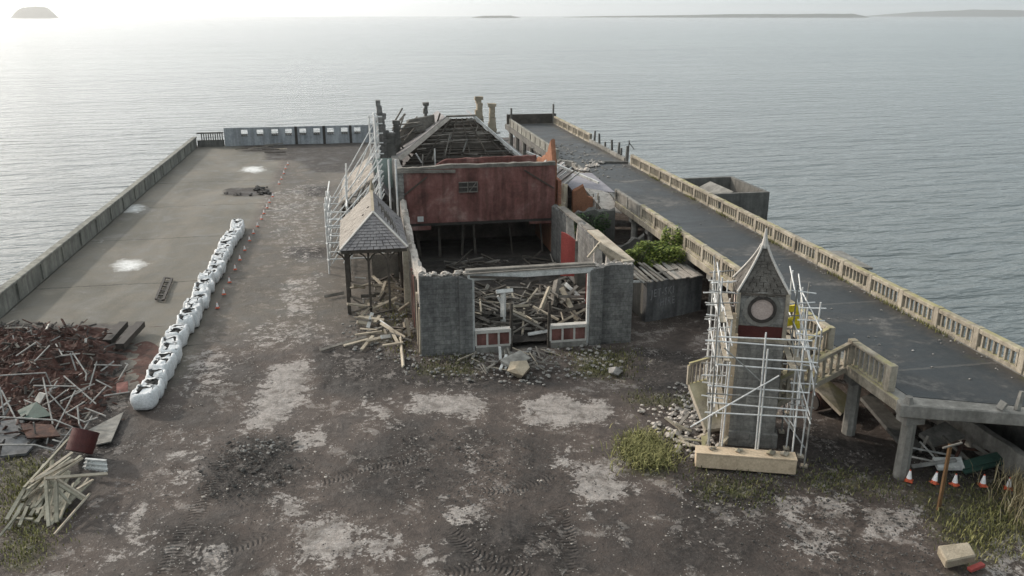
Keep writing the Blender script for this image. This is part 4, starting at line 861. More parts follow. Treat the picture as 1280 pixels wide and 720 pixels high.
for k in range(46):
    x, y = U(-.4, 2.2), U(40.5, 51.5); L = U(.5,1.6); a = U(0,3.14); z = .2+.5*math.exp(-((y-47)/3)**2)*U(.4,1.3); e = U(-.4,.4)
    dx, dy, dz = math.cos(a)*L/2, math.sin(a)*L/2, math.sin(e)*L/2
    tag(MB().bar((x-dx,y-dy,max(.05,z-dz)), (x+dx,y+dy,max(.05,z+dz)), U(.08,.2), U(.04,.1), U(0,1)).build('loose_plank', random.choice(['palewood','timber','palewood','whitewood','darkwood'])), 'short splintered plank in the heap under the shelter', 'plank', 'splintered planks under the shelter')
for k in range(34):
    x, y = random.choice(scatter([(4.55,37.8),(9.36,37.75),(8.41,35.42),(5.02,35.58)], 4)); L = U(.3,1.3); a = U(0,3.14); dx, dy = math.cos(a)*L/2, math.sin(a)*L/2
    tag(MB().bar((x-dx,y-dy,U(.12,.2)), (x+dx,y+dy,U(.12,.4)), U(.05,.14), U(.03,.07), U(0,1)).build('loose_plank', random.choice(['timber','palewood','whitewood','timber'])), 'short grey splinter of timber on the rubble before the hall opening', 'plank', 'splinters before the hall opening')

# ------------------------------------------------------------------ shelter with hipped slate roof
sh = empty('shelter', (.6, 49, 0), 'open timber shelter with steep hipped slate roof left of the hall', 'shelter')
EZ = 3.75; A0 = (-1.25, 45.0, EZ); A1 = (2.42, 45.0, EZ); B0 = (-1.25, 52.2, EZ); B1 = (2.42, 52.2, EZ); T0 = (.66, 47.4, 5.25); T1 = (.72, 52.6, 5.5)
def slate_face(name, quad, rows, mt, parent):
    """overlapping slate courses: one thin stepped sheet per course; quad = eave-left, eave-right, top-right, top-left"""
    mb = MB(); q = [Vector(p) for p in quad]; nr = (q[1]-q[0]).cross(q[3]-q[0]).normalized()
    for k in range(rows):
        t0, t1 = k/rows, min(1, (k+1.15)/rows)
        a, b_ = q[0].lerp(q[3], t0), q[1].lerp(q[2], t0); c, d_ = q[1].lerp(q[2], t1), q[0].lerp(q[3], t1)
        seg = max(1, int((b_-a).length/.34))
        for s in range(seg):
            u0, u1 = s/seg, (s+1)/seg - .012
            if random.random() < .012: continue
            o_ = nr*(.05 + U(0,.012)); o2 = nr*.015; dr_ = (a-d_).normalized()*U(0,.03)
            mb.slab([a.lerp(b_,u0)+o_+dr_, a.lerp(b_,u1)+o_+dr_, d_.lerp(c,u1)+o2, d_.lerp(c,u0)+o2], .02)
    return mb.build(name, mt, parent)
mb = MB(); mb.add([A0,A1,T0], [(0,1,2)]); mb.add([A1,B1,T1,T0], [(0,1,2,3)]); mb.add([B0,A0,T0,T1], [(0,1,2,3)]); mb.add([B1,B0,T1], [(0,1,2)]); mb.add([A0,A1,B1,B0], [(3,2,1,0)])
mb.build('roof_boarding', 'darkwood', sh)
slate_face('front_slates', [A0, A1, V(T0,.01), V(T0,-.01)], 12, 'slate', sh)
slate_face('left_slates', [B0, A0, T0, T1], 12, 'slatepalelit', sh)  # paler copy of the slate: sunlight painted on the left slope
slate_face('right_slates', [A1, B1, T1, T0], 12, 'slate', sh)
MB().bar(V(T0,0,0,.08), V(T1,0,0,.08), .16, .1).build('ridge', 'sand', sh); MB().bar(V(A0,0,0,.08), V(T0,0,0,.1), .12, .07).build('hip', 'lead', sh); MB().bar(V(A1,0,0,.08), V(T0,0,0,.1), .12, .07).build('hip', 'lead', sh)
MB().tube([V(T1,0,-.2,0), V(T1,0,-.2,.7)], [.16,.05], 6).build('finial', 'sand', sh)
MB().bar((-1.2,45.12,EZ-.1), (2.38,45.12,EZ-.1), .1, .18).build('fascia', 'darkwood', sh); MB().bar((-1.15,45.2,EZ-.1), (-1.15,52,EZ-.1), .1, .18).build('fascia', 'darkwood', sh)
for x, y in ((-.95,45.5),(.25,45.3),(1.32,45.3),(-.95,48.7),(-.95,51.8),(2.2,51.8),(2.2,48.6)):
    w_ = .2 if x < 0 else .13
    MB().bar((x,y,-.1), (x,y,EZ-.02), w_, w_).build('post', 'darkwood', sh)
    for sgn in (-1, 1):
        if y < 46: mb = MB(); mb.tube([(x, y, EZ-.75), (x+sgn*.22, y, EZ-.4), (x+sgn*.5, y, EZ-.2)], .045, 5); mb.build('brace', 'darkwood', sh)
MB().bar((2.3,45.6,-.1), (2.32,45.6,3.6), .3, .2).build('end_post', 'palewood', sh)
MB().box(.5, 2.3, 52.1, 52.25, -.1, 1.5).build('back_boarding', 'timber', sh)
# further shelter, half hidden behind the props
s2 = empty('shelter', (.6, 62, 0), 'half collapsed shelter roof of pale boards behind the raking props', 'shelter')
C0, C1, D1, D0 = (-1.5, 58.0, 3.5), (-1.2, 66.6, 3.7), (1.0, 66.0, 5.6), (1.0, 57.4, 5.45)
mb = MB(); mb.slab([C0, D0, D1, C1], .1); mb.build('roof_boarding', 'slatepalelit', s2); slate_face('left_slates', [C1, C0, D0, D1], 9, 'slatepalelit', s2)  # left slope painted as sunlit, unlike the plain slate on the right
MB().slab([D0, (2.3, 57.6, 3.7), (2.3, 66.2, 3.8), D1], .1).build('right_slope', 'slate', s2)
for x, y in ((-1.2,58.3),(-1.0,62),(-1.0,66),(2.1,58.3)): MB().bar((x,y,-.1), (x,y,3.55), .2, .2).build('post', 'darkwood', s2)
MB().bar((-1.3,58.2,3.4), (2.2,58.2,3.45), .12, .2).build('fascia', 'darkwood', s2); MB().box(-.6, 2.2, 59.6, 59.8, -.1, 3.2).build('back_boarding', 'darkwood', s2)
for _ in range(10): MB().bar((U(-1.3,-.4),58.0,U(2.9,3.4)), (U(-1,.6),58.1,U(2.2,3.3)), .08, .1).build('hanging_board', random.choice(['timber','palewood','darkwood']), s2)
# raking props: galvanised tube buttress holding the corner turret
rkp = empty('raking_scaffold', (0, 58, 0), 'galvanised raking scaffold propping the corner turret of the hall', 'scaffold')
for y in (53.6, 55.4, 57.6, 60.4, 62.6):
    for o_, zt in ((0, 9.0), (.28, 8.6), (1.0, 7.4), (1.3, 7.0)):
        MB().tube([(-2.3+o_, y, .6 if o_ else 2.6), (1.55 if zt > 6 else 1.4, y+.1, zt*(.62+.38*(y-50)/13))], .045).build('rake', 'tube', rkp)
    MB().tube([(-2.25, y, -.05), (-2.25, y, 4.6 if y < 60 else 3.6)], .06).build('standard', 'tube', rkp)
    MB().tube([(-.9, y, -.05), (-.9, y, 5.6 if y > 54 else 3.2)], .06).build('standard', 'tube', rkp)
    MB().tube([(1.3, y, -.05), (1.3, y, 9.2 if y > 60 else 6.6)], .07).build('standard', 'tube', rkp)
    for z in (.9, 2.0, 3.1): MB().tube([(-2.35, y, z), (1.4, y, z)], .05).build('ledger', 'tube', rkp)
for x, zz in ((-2.25, (.9,2.0,3.1,4.2)), (-.9, (2.1,3.3,4.4)), (1.3, (2,4,5.5))):
    for z in zz: MB().tube([(x, 53.2, z), (x+.05, 63.2, z)], .05).build('ledger', 'tube', rkp)
for z in (6.2, 7.0, 7.7, 8.4, 8.9): MB().tube([(.85, 62.9, z), (1.9, 62.9, z)], .05).build('ledger', 'tube', rkp); MB().tube([(1.3, 62.4, z+.1), (1.3, 64.4, z+.1)], .05).build('ledger', 'tube', rkp)
for x in (.95, 1.55): MB().tube([(x, 62.9, 0), (x, 62.9, 9.0)], .055).build('standard', 'tube', rkp)
for x in (1.9, 2.35): MB().tube([(x, 53.9, 0), (x, 54.0, 7.2)], .06).build('standard', 'tube', rkp)
tag(MB().slab([(1.0,60.0,4.2),(2.35,60.0,4.2),(2.35,60.1,6.3),(1.1,60.1,6.3)], .05).build('debris_net', mat('pale_green_netting', [(.20,.25,.23),(.30,.35,.32)], 2, .9, .2), rkp), 'pale green netting panel')

# ------------------------------------------------------------------ sheds, plants and fragments between hall and roadway
jet = empty('shed', (17, 43, 0), 'low limewashed shed with faded painted lettering under the roadway', 'shed')
P0, P1 = (15.0, 41.2), (18.75, 42.55)
mb = MB(); ragged_wall(mb, P0, P1, .3, [(0,2.28),(.5,2.16),(1,2.02)], z0=-.1, j=.03); mb.build('front_wall', 'lime', jet)
mb = MB(); ragged_wall(mb, (14.95, 45.4), (14.95, 41.5), .25, [(0,2.2),(1,2.2)], z0=-.1, j=.03); mb.build('side_wall', 'concdark', jet)
MB().box(14.9, 18.3, 45.3, 45.5, -.1, 2.4).build('back_wall', 'concdark', jet)
ang = math.atan2(P1[1]-P0[1], P1[0]-P0[0]); dj = Vector((math.cos(ang), math.sin(ang), 0)); nj = Vector((dj.y, -dj.x, 0))
def lettering(txt, along, z, size, parent):
    cu = bpy.data.curves.new('lettering', 'FONT'); cu.body = txt; cu.size = size; cu.extrude = .006; cu.space_character = 1.25
    t = bpy.data.objects.new('tmp', cu); col.objects.link(t); dg = bpy.context.evaluated_depsgraph_get(); me = bpy.data.meshes.new_from_object(t.evaluated_get(dg))
    bpy.data.objects.remove(t)
    p = Vector((P0[0], P0[1], z)) + dj*along + nj*.012
    me.transform(Matrix.Translation(p) @ Matrix.Rotation(ang, 4, 'Z') @ Matrix.Rotation(math.pi/2, 4, 'X') @ Matrix.Diagonal((.85, 1.25, 1, 1)))
    me.materials.clear(); me.materials.append(M['letter'])
    o = bpy.data.objects.new('lettering', me); col.objects.link(o); o.parent = parent; o.matrix_parent_inverse = Matrix.Translation(-Vector(parent.location))
lettering('JET-SKI', .3, 1.32, .5, jet); lettering('HIRE', .95, .72, .5, jet)
random.seed(11)
for k in range(17):
    u = k/16; x = 14.6 + u*3.9; yf = 41.0 + (x-15)*.36
    if k in (3, 7): continue
    zf = 2.36 - u*.24 + U(-.03,.06); L = 3.6 if k > 8 else U(1.6, 3.4)
    MB().bar((x+U(-.05,.05), yf-U(.1,.25), zf), (x-.35+U(-.2,.2), yf+L, zf+.25+U(-.1,.12)), .22 if k > 7 else .15, .05).build('roof_board', random.choice(['timber','conc','lead','timber'] if k < 9 else ['conc','lead','slatepalelit']), jet)
MB().bar((13.9, 41.5, 2.3), (17.4, 43.0, 2.34), .08, .08).build('purlin', 'timber', jet); MB().bar((13.7, 41.2, 2.35), (15.1, 41.0, 2.33), .1, .1).build('eaves_beam', 'whitewood', jet)
random.seed(12)
def plant(name, label, cat, parts):
    r = empty(name, parts[0][0], label, cat)
    for c, rx, ry, rz, n_, sz, mt in parts:
        f = MB(); clump(f, c, rx, ry, rz, n_, sz); f.build('foliage', mt, r)
        s_ = MB()
        for _ in range(9): s_.tube([(c[0]+U(-.2,.2), c[1]+U(-.2,.2), 0), (c[0]+U(-.5,.5)*rx, c[1]+U(-.5,.5)*ry, c[2]+U(.3,.8)*rz)], [.035,.012], 5)
        s_.build('stem', 'darkwood', r)
plant('bush', 'bright green bramble bush spilling over the shed roof', 'bush', [((15.3,44.6,2.3), 1.35, 1.0, 1.15, 6500, .075, 'leaf'), ((16.9,44.8,2.3), 1.45, 1.0, 1.2, 7000, .075, 'leaf'), ((18.0,45.6,2.6), .7, .8, 1.7, 1800, .09, 'leaf')])
plant('ivy', 'dark ivy mound behind the hall side wall', 'ivy', [((15.6,55.0,1.2), 1.9, 1.0, 2.3, 3600, .09, 'ivy')])
plant('creeper', 'olive green creeper hanging on the far end of the hall side wall', 'creeper', [((13.5,53.6,2.2), .5, 1.7, 1.6, 1500, .07, 'weed')])
iw = MB(); ragged_wall(iw, (14.2, 55.6), (17.6, 55.6), .4, [(0,2.6),(.5,3.0),(1,2.7)], z0=-.1, j=.2); tag(iw.build('ruined_wall', 'concdark'), 'dark ruined wall under the ivy mound', 'wall')
bw = MB(); ragged_wall(bw, (15.2, 58.2), (16.7, 58.2), .4, [(0,3.9),(.6,4.1),(.7,3.3),(1,3.2)], z0=-.1, j=.15); tag(bw.build('brick_wall', 'orange'), 'orange brick wall stump behind the ivy mound', 'wall')
iw = MB(); ragged_wall(iw, (13.9, 56.0), (15.1, 59.5), .4, [(0,2.0),(.4,2.6),(.8,3.9),(1,4.1)], z0=-.1, j=.2); tag(iw.build('ruined_wall', 'sand'), 'sandy curved wall fragment left of the orange brick stump', 'wall')
iw = MB(); ragged_wall(iw, (14.6, 50.6), (18.2, 51.0), .3, [(0,1.2),(.5,1.6),(1,2.2)], z0=-.1, j=.15); tag(iw.build('ruined_wall', 'concdark'), 'low dark wall crossing the yard before the ivy', 'wall')
rd = MB()
for k in range(420):
    x = random.choice((U(23.3,24.2), U(24.0,24.25), U(24.0,24.25), U(18.95,19.25), U(19,24)))
    rd.rock((x, U(25,73), 3.03), U(.02,.07))
tag(rd.build('gravel', 'rock'), kind='stuff')
gr = MB(); blades(gr, [(24.18-abs(random.gauss(0,.1)), random.choice((30.5,33.4,38,45,52,58,66))+random.gauss(0,.7), 3.0) for _ in range(900)], .22, .014); tag(gr.build('grass', 'weed'), kind='stuff')
# collapsed lean-to roof beside the rear of the hall
lt = empty('collapsed_roof', (15.5, 63, 0), 'collapsed slate roof with bare rafters between the hall rear and the roadway', 'roof')
MB().slab([(13.8,59.6,3.2),(15.6,60.0,4.5),(16.4,66.5,4.6),(13.9,66.5,3.0)], .1).build('slate_sheet', 'slate', lt)
for k in range(6): MB().bar((13.8+k*.05, 59.7+k*1.1, 3.3), (16.1, 60.0+k*1.15, 4.85), .1, .1).build('rafter', 'timber' if k % 2 else 'whitewood', lt)
MB().bar((13.6,67.5,5.3), (17.2,58.6,4.3), .14, .16).build('ridge_beam', 'whitewood', lt)
for k in range(9): MB().bar((17.0+U(-.3,.3), 57.6+k*.22, 1.2), (17.3+U(-.2,.3), 58.6+k*.4, 3.2+U(-.2,.2)), .08, .1).build('fallen_lath', random.choice(['timber','palewood','whitewood']), lt)
MB().slab([(16.2,62.5,3.05),(19.2,61,3.06),(19.6,69,3.1),(17,70,3.0)], .15).build('sagging_sheet', mat('lilac_grey_felt', [(.19,.18,.20),(.27,.26,.28)], 1, .85, .3), lt)
MB().slab([(17.2,57.6,2.6),(18.4,56.6,2.5),(18.9,61.4,3.0),(17.0,62,3.3)], .12).build('broken_ceiling', 'rubbletop', lt)
for k, (x, y) in enumerate(((19.4,70.5),(20.6,72.5),(21.4,74.0))):
    c = MB(); 
    for _ in range(8): c.rock((x+U(-.6,.6), y+U(-.5,.5), 3.1), U(.15,.35))
    tag(c.build('rubble_pile', random.choice(['rock','rubbletop'])), ['small pale rubble pile nearest on the roadway','small pale rubble pile in the middle of the roadway gap','small rubble pile by the broken seaward balustrade'][k], 'rubble')
db = MB()
for k in range(150): db.rock((random.gauss(20.6,1.3), U(66,86), 3.03), U(.04,.2))
tag(db.build('rubble', 'rock'), kind='stuff')
dw = MB(); ragged_wall(dw, (14.0, 66.9), (18.0, 66.9), .3, [(0,2.6),(.5,3.4),(1,2.8)], z0=-.1, j=.15); tag(dw.build('ruined_wall', 'stone'), 'grey ruined wall behind the collapsed slate roof', 'wall')

# ------------------------------------------------------------------ clock tower and its scaffold
PIV = (14.56, 27.94, 0); SPOT = (14.75, 28.1, 0); TURN = R(-20)
ctw = empty('clock_tower', PIV, 'small stone clock tower with slate spire and boarded round clock opening', 'clock tower')
TX0, TX1, TY0, TY1 = 13.68, 15.44, 27.06, 28.82
mb = MB(); mb.box(TX0-.04, TX1+.04, TY0-.04, TY1+.04, -.1, 4.3); mb.build('shaft', 'towerstone', ctw, bevel=.03)
MB().box(TX0-.16, TX1+.16, TY0-.16, TY1+.16, -.1, .55).build('plinth', 'towerstone', ctw, bevel=.05)
MB().box(TX0-.12, TX1+.12, TY0-.12, TY1+.12, 4.3, 4.42).build('string_course', 'cream', ctw)
MB().box(TX0+.02, TX1-.02, TY0+.02, TY1-.02, 4.42, 4.9).build('red_band', 'drum', ctw)
MB().box(TX0, TX1, TY0, TY1, 4.9, 6.2).build('clock_stage', 'towerstone', ctw, bevel=.02)
for x in (TX0, TX1):
    for y in (TY0, TY1): mb = MB(); mb.box(x-.07, x+.07, y-.07, y+.07, 4.42, 6.199); mb.build('corner_post', 'cream', ctw)
def disc(c, r, ax, t, r_in=0, K=40):
    mb = MB(); vs = []; fs = []
    for k in range(K):
        a = 2*math.pi*k/K; u, v_ = math.cos(a), math.sin(a)
        for rr, dd in ((r,0),(r,t),(r_in,t),(r_in,0)):
            vs.append((c[0]+u*rr, c[1]-dd, c[2]+v_*rr) if ax == 'y' else (c[0]-dd, c[1]+u*rr, c[2]+v_*rr))
    for k in range(K):
        for q in range(4): fs.append((k*4+q, k*4+(q+1) % 4, ((k+1) % K)*4+(q+1) % 4, ((k+1) % K)*4+q))
    return mb.add(vs, fs)
cx, cz = (TX0+TX1)/2, 5.58
disc((cx, TY0, cz), .68, 'y', .02, .5).build('clock_surround', 'conc', ctw); disc((cx, TY0, cz), .52, 'y', .07, .40).build('clock_ring', 'steel', ctw); disc((cx, TY0, cz), .41, 'y', .03, .001).build('clock_face', 'clockface', ctw)
disc((TX0, (TY0+TY1)/2, cz), .52, 'x', .07, .40).build('clock_ring', 'steel', ctw); disc((TX0, (TY0+TY1)/2, cz), .41, 'x', .03, .001).build('clock_face', 'clockface', ctw)
# concave spire in slate courses
cy = (TY0+TY1)/2
def half(t): return .08 + .84*(1-t)**1.22
rows = 16; z0, z1 = 6.2, 7.8
sp = MB(); hip = MB()
for k in range(rows):
    ta, tb = k/rows, (k+1)/rows; za, zb = z0+(z1-z0)*ta, z0+(z1-z0)*tb; ha, hb = half(ta)+.03, half(tb)-.005
    ring = []
    for z, h in ((za-.02, ha), (zb, hb)):
        ring.append([(cx+sx*h, cy+sy*h, z) for sx, sy in ((-1,-1),(1,-1),(1,1),(-1,1))])
    for f in range(4):
        a, b_ = Vector(ring[0][f]), Vector(ring[0][(f+1) % 4]); c, d_ = Vector(ring[1][(f+1) % 4]), Vector(ring[1][f])
        seg = max(2, int((b_-a).length/.24))
        for s in range(seg):
            u0, u1 = s/seg, (s+1)/seg-.02
            dz = Vector((0,0,-U(0,.05) if k else -U(0,.12)))
            sp.slab([a.lerp(b_,u0)+dz, a.lerp(b_,u1)+dz, d_.lerp(c,u1), d_.lerp(c,u0)], .03)
sp.build('spire_slates', mat('mossy_spire_slates', [(.045,.04,.034),(.085,.076,.066),(.12,.11,.097),(.175,.162,.145)], 2.6, .85, .6, streak=.3), ctw)
core = MB()
for k in range(rows):
    ta, tb = k/rows, (k+1)/rows; ha, hb = half(ta)-.04, half(tb)-.05
    core.add([(cx+sx*h, cy+sy*h, z) for z, h in ((z0+(z1-z0)*ta, ha), (z0+(z1-z0)*tb, max(hb,.03))) for sx, sy in ((-1,-1),(1,-1),(1,1),(-1,1))], [(0,1,5,4),(1,2,6,5),(2,3,7,6),(3,0,4,7),(0,3,2,1),(4,5,6,7)])
core.build('spire_core', 'darkwood', ctw)
for sx, sy in ((-1,-1),(1,-1),(-1,1),(1,1)):
    MB().tube([(cx+sx*(half(t)+.02), cy+sy*(half(t)+.02), z0+(z1-z0)*t+.03) for t in np.linspace(0,1,12)], .05, 6).build('hip_flashing', 'lead', ctw)
MB().tube([(cx,cy,7.72),(cx,cy,8.1),(cx,cy,8.45)], [.16,.08,.03], 8).build('finial', 'lead', ctw)
MB().box(cx-.93, cx+.93, cy-.93, cy+.93, 6.1, 6.198).build('eaves_board', 'darkwood', ctw)

ctw.location = SPOT; ctw.rotation_euler.z = TURN
sca = empty('tower_scaffold', PIV, 'pale tube scaffold wrapped round the clock tower', 'scaffold')
random.seed(31)
def T(p, q, name, r=.029): MB().tube([p, q], r, 6).build(name, random.choice(['tube','tube','tube','pipe']), sca)
for x, yy, top in ((12.75,25.4,6.6),(12.78,26.5,6.9),(12.75,27.8,6.8),(12.75,29.2,6.4),(12.75,30.4,6.0),(13.3,26.6,5.4),(13.3,28.2,5.6),(13.3,29.6,5.9),(13.25,25.4,4.0),(14.6,25.2,5.3),(14.72,25.4,4.6),(16.1,25.4,6.2),(16.1,26.8,5.6),(16.6,26.2,6.2),(16.62,25.4,5.4),(16.1,28.3,6.2),(16.6,28.8,6.2),(16.1,30,6.3),(16.6,30.2,5.6)):
    T((x,yy,0), (x+U(-.1,.1), yy+U(-.12,.12), top), 'standard', .035)
    MB().box(x-.12, x+.12, yy-.12, yy+.12, -.02, .06).build('base_plate', 'palewood', sca)
for z in (1.95, 2.35, 2.7, 3.05, 3.85, 4.15, 4.75, 4.95):
    T((12.6+U(-.35,.1), 25.38, z+U(-.04,.04)), (16.2+U(-.1,.6), 25.38, z+U(-.08,.08)), 'ledger')
for z in (1.9, 3.9, 5.5):
    T((12.75, 25.1, z), (12.75, 30.6, z+U(-.1,.1)), 'transom'); T((16.6, 25.1, z), (16.6, 30.4, z+U(-.1,.1)), 'transom')
for z in (4.7,): T((13.3, 25.2, z), (13.3, 30, z), 'transom'); T((16.1, 25.2, z), (16.1, 30, z), 'transom')
for z in (2.0, 2.9, 3.7, 4.3, 4.9, 5.4, 5.9, 6.3):
    for y in (26.6, 28.0, 29.4): T((12.45+U(-.15,.1), y, z+U(-.1,.1)), (13.55, y, z+U(-.08,.08)), 'putlog', .027)
    for y in (26.4, 28.6):
        if z < 6: T((15.9, y, z+U(-.1,.1)), (16.95, y, z+U(-.08,.08)), 'putlog', .027)
for x, y0 in ((12.75,25.4),(13.0,26.4),(16.1,25.6),(16.4,26.6)):
    for k in range(5): z = U(.8,5.2); T((x+U(-.1,.1), y0+U(-.2,.3), z), (x+U(-.3,.3), y0+U(1.4,3.2), z+U(.5,1.5)*random.choice((-1,1))), 'brace', .026)
for p, q in (((11.9,25.1,1.4), (15.2,25.1,3.7)), ((13.0,25.2,4.6), (14.5,25.25,3.4)), ((12.7,30,6.8), (13.0,25.6,3.4)), ((12.75,28.6,6.9), (13.2,25.6,4.2)), ((16.0,30,6.5), (16.5,25.6,3.8)), ((16.4,30,6.2), (16.7,25.4,2.9)), ((15.9,27.8,4.6), (16.5,25.4,1.6)), ((12.75,30,3.2), (12.75,26,.4)), ((15.6,25.6,1.9),(16.8,26.6,.2)), ((16.1,27,3.4),(16.7,25.5,1.9))): T(p, q, 'brace')
for z, x0, x1 in ((3.78,12.8,13.5), (5.42,12.8,13.5), (1.8,12.8,13.5), (3.78,15.7,16.6)):
    for k in range(2): MB().box(x0+k*.3, x0+k*.3+.24, 25.6+k*.4, 29.3, z, z+.04).build('board', 'palewood', sca)
for y0, x0, zt in ((26.5, 13.4, 5.5), (26.75, 13.55, 4.6)): MB().bar((x0, y0, 0), (x0+.05, y0+.1, zt), .16, .05).build('upright_board', 'ply', sca)
MB().bar((13.42, 26.7, 4.75), (13.44, 26.7, 5.2), .1, .1).build('coupler_cover', 'yellow', sca)
sca.location = SPOT; sca.rotation_euler.z = TURN; sca.scale = (.90, .92, 1)
for p, lab in (((16.39,28.6,5.02), 'upper yellow protective sleeve on the scaffold right of the clock'), ((16.22,28.2,4.64), 'lower yellow protective sleeve on the scaffold right of the clock')):
    mb = MB(); mb.box(p[0]-.3, p[0]+.25, p[1]-.1, p[1]+.1, p[2]-.13, p[2]+.12, .06); mb.bar((p[0]+.2, p[1], p[2]+.2), (p[0]+.3, p[1], p[2]-.3), .16, .1)
    tag(mb.build('yellow_sleeve', 'yellow'), lab, 'cover')
# ballast crate at the scaffold foot
cr = empty('ballast_crate', (13.6, 25.2, 0), 'long beige ballast crate at the foot of the tower scaffold', 'crate')
a, b_ = Vector((11.75, 26.15, 0)), Vector((15.15, 24.97, 0)); a2 = a.lerp(b_, .02)
MB().bar((a.x, a.y, .30), (b_.x, b_.y, .30), .55, .58).build('crate_body', 'ply', cr, bevel=.03)
MB().bar((a.x, a.y, .62), (b_.x, b_.y, .62), .6, .05).build('lid', 'ply', cr)
for t in (.15, .42, .75, .88):
    c = a.lerp(b_, t); r_ = MB(); r_.rock((c.x, c.y, .7), U(.12,.2)); r_.rock((c.x+.15, c.y+.05, .69), U(.08,.13)); r_.build('stone_weight', 'cream', cr)
random.seed(41)
for k in range(16):
    x, y = U(12.0,13.3), U(26.4,29.2); L = U(.3,1.0); a_ = U(0,3.1); tag(MB().bar((x,y,.08), (x+math.cos(a_)*L,y+math.sin(a_)*L,U(.1,.5)), .14, .05).build('loose_plank', random.choice(['palewood','cream','timber'])), 'pale offcut among the rubble at the left foot of the clock tower', 'plank', 'offcuts beside the clock tower')
rubble('rubble', [(11.6,26.3),(13.4,26.3),(13.4,30.3),(11.4,31.5)], 180, .05, .22, 'rubbletop')

# ------------------------------------------------------------------ scrap, tubes and timber on the left
random.seed(51)
vs = []; fs = []; A, B = 44, 30
hx0, hx1, hy0, hy1 = -20.0, -10.2, 33.6, 45.4
HB = [(-21.2,47.03),(-16.95,46.26),(-13.85,45.19),(-12.62,43.44),(-11.52,40.05),(-10.81,35.88),(-11.52,33.72),(-12.46,31.85),(-15.72,31.51)]
A, B = 70, 76
def edge_d(x, y):
    d = 9
    for a, e in zip(HB, HB[1:]+HB[:1]):
        a, e = Vector(a), Vector(e); t = max(0, min(1, (Vector((x,y))-a).dot(e-a)/(e-a).length_squared)); d = min(d, (Vector((x,y))-a.lerp(e,t)).length)
    return d if inpoly(x, y, HB) else -d
def heap_z(x, y):
    e = edge_d(x, y) + .7*noise.noise((x*.9, y*.9, 11)); e = max(0, min(1, e/1.3))*min(1, (x+20.0)/.8); amp = max(.18, min(1, (y-36.5)/4))
    return -.07 + e*(.12 + amp*(.35 + .5*noise.noise((x*.5, y*.5, 3)) + .5*abs(noise.noise((x*1.6, y*1.6, 5)))) + .26*noise.noise((x*4, y*4, 8)) + .1*noise.noise((x*9, y*9, 2)))
for i in range(A+1):
    for j in range(B+1):
        x = hx0+(hx1-hx0)*i/A; y = hy0+(hy1-hy0)*j/B; vs.append((x, y, heap_z(x, y)))
for i in range(A):
    for j in range(B): k = i*(B+1)+j; fs.append((k, k+B+1, k+B+2, k+1))
tag(MB().add(vs, fs).build('scrap_heap', mat('rusty_scrap', [(.016,.012,.010),(.042,.023,.018),(.085,.038,.029),(.12,.095,.08)], 1.1, .9, .9)), kind='stuff')
for mt, n_ in (('rust', 260), ('timber', 110), ('steel', 220), ('pipe', 50)):
    sc = MB()
    for x, y in scatter(HB, n_):
        if x < -19.5: continue
        L = U(.12,.5)*random.choice((1,1,1,2.2)); a = U(0,6.28); z = max(0, heap_z(x, y)) + U(.0,.18); sc.bar((x,y,z), (x+math.cos(a)*L, y+math.sin(a)*L, z+U(-.2,.25)), U(.03,.12), U(.02,.06), U(0,1))
    tag(sc.build('scrap_pieces', mt), kind='stuff')
TB = [[(-16.17,37.19,1), (-14.05,37.15,1)], [(-14.29,36.27,0.8), (-12.47,35.85,0.8)], [(-14.62,32.93,1), (-12.24,32.41,0.9), (-11.52,32.06,0.7), (-11.98,30.95,0.2)], [(-14.18,31.49,0.5), (-12.63,31.2,0.5), (-11.93,31.01,0.3)],
 [(-13.24,38.1,1.5), (-12.99,37.68,0.8)], [(-13.13,38.08,1.5), (-12.34,36.98,0.9), (-12.31,36.64,0.7)], [(-12.03,37.57,1.2), (-12.15,36.34,0.4)], [(-13.15,36.63,1), (-11.43,34.76,0.4)], [(-12.13,34.73,1.1), (-12.5,32.73,0.2)], [(-13.8,36.12,1.2), (-12.78,33.55,0.2)], [(-13.29,35,1), (-12.37,34.15,0.3)],
 [(-12.83,34.83,0.6), (-11.96,35.51,0.8)], [(-12.41,34.03,0.4), (-11.73,34.41,0.7)], [(-11.74,33.54,0.9), (-11.51,32.73,0.5), (-11.31,32.57,0.1)], [(-11.18,35.62,0.8), (-11.77,35.03,0.3)], [(-12.44,38.46,0.7), (-11.26,38.39,0.6)], [(-11.39,35.76,0.3), (-10.4,35.99,0.3)], [(-10.8,37.78,0.9), (-11.2,37.42,0.3)],
 [(-11.51,33.26,0.3), (-10.94,33.19,0.5)], [(-11.44,33.25,0.3), (-12.29,33.93,0.4)], [(-15.34,35.64,1.1), (-14.94,34.55,0.3)], [(-15.15,35.28,1.1), (-13.75,33.03,0.2)], [(-13,32.35,0.9), (-13.1,32.57,0.2)], [(-14.05,39.09,1), (-13.14,38.97,1.1)], [(-13.57,35.92,0.6), (-13.35,36.38,0.9)], [(-14.55,35.72,0.4), (-13.33,34.77,0.3)], [(-11.86,34.66,0.3), (-10.87,33.93,0.2)], [(-12.54,35.94,0.5), (-11.68,35.74,0.9)], [(-13,36.19,0.5), (-13.42,35.12,0.4)], [(-11.97,36.89,0.6), (-11.19,36.33,0.4)], [(-14.05,37.15,1), (-13.9,37.08,0.4)], [(-16.15,39.72,0.9), (-15.52,40.57,1.2)], [(-15.08,38.85,0.9), (-14.85,40.29,1.1)], [(-14.72,40.72,1), (-14.16,39.7,0.8)], [(-11.35,33.81,0.3), (-11.39,32.26,0.2)], [(-12.26,31.9,0.3), (-11.62,31.55,0.25)]]
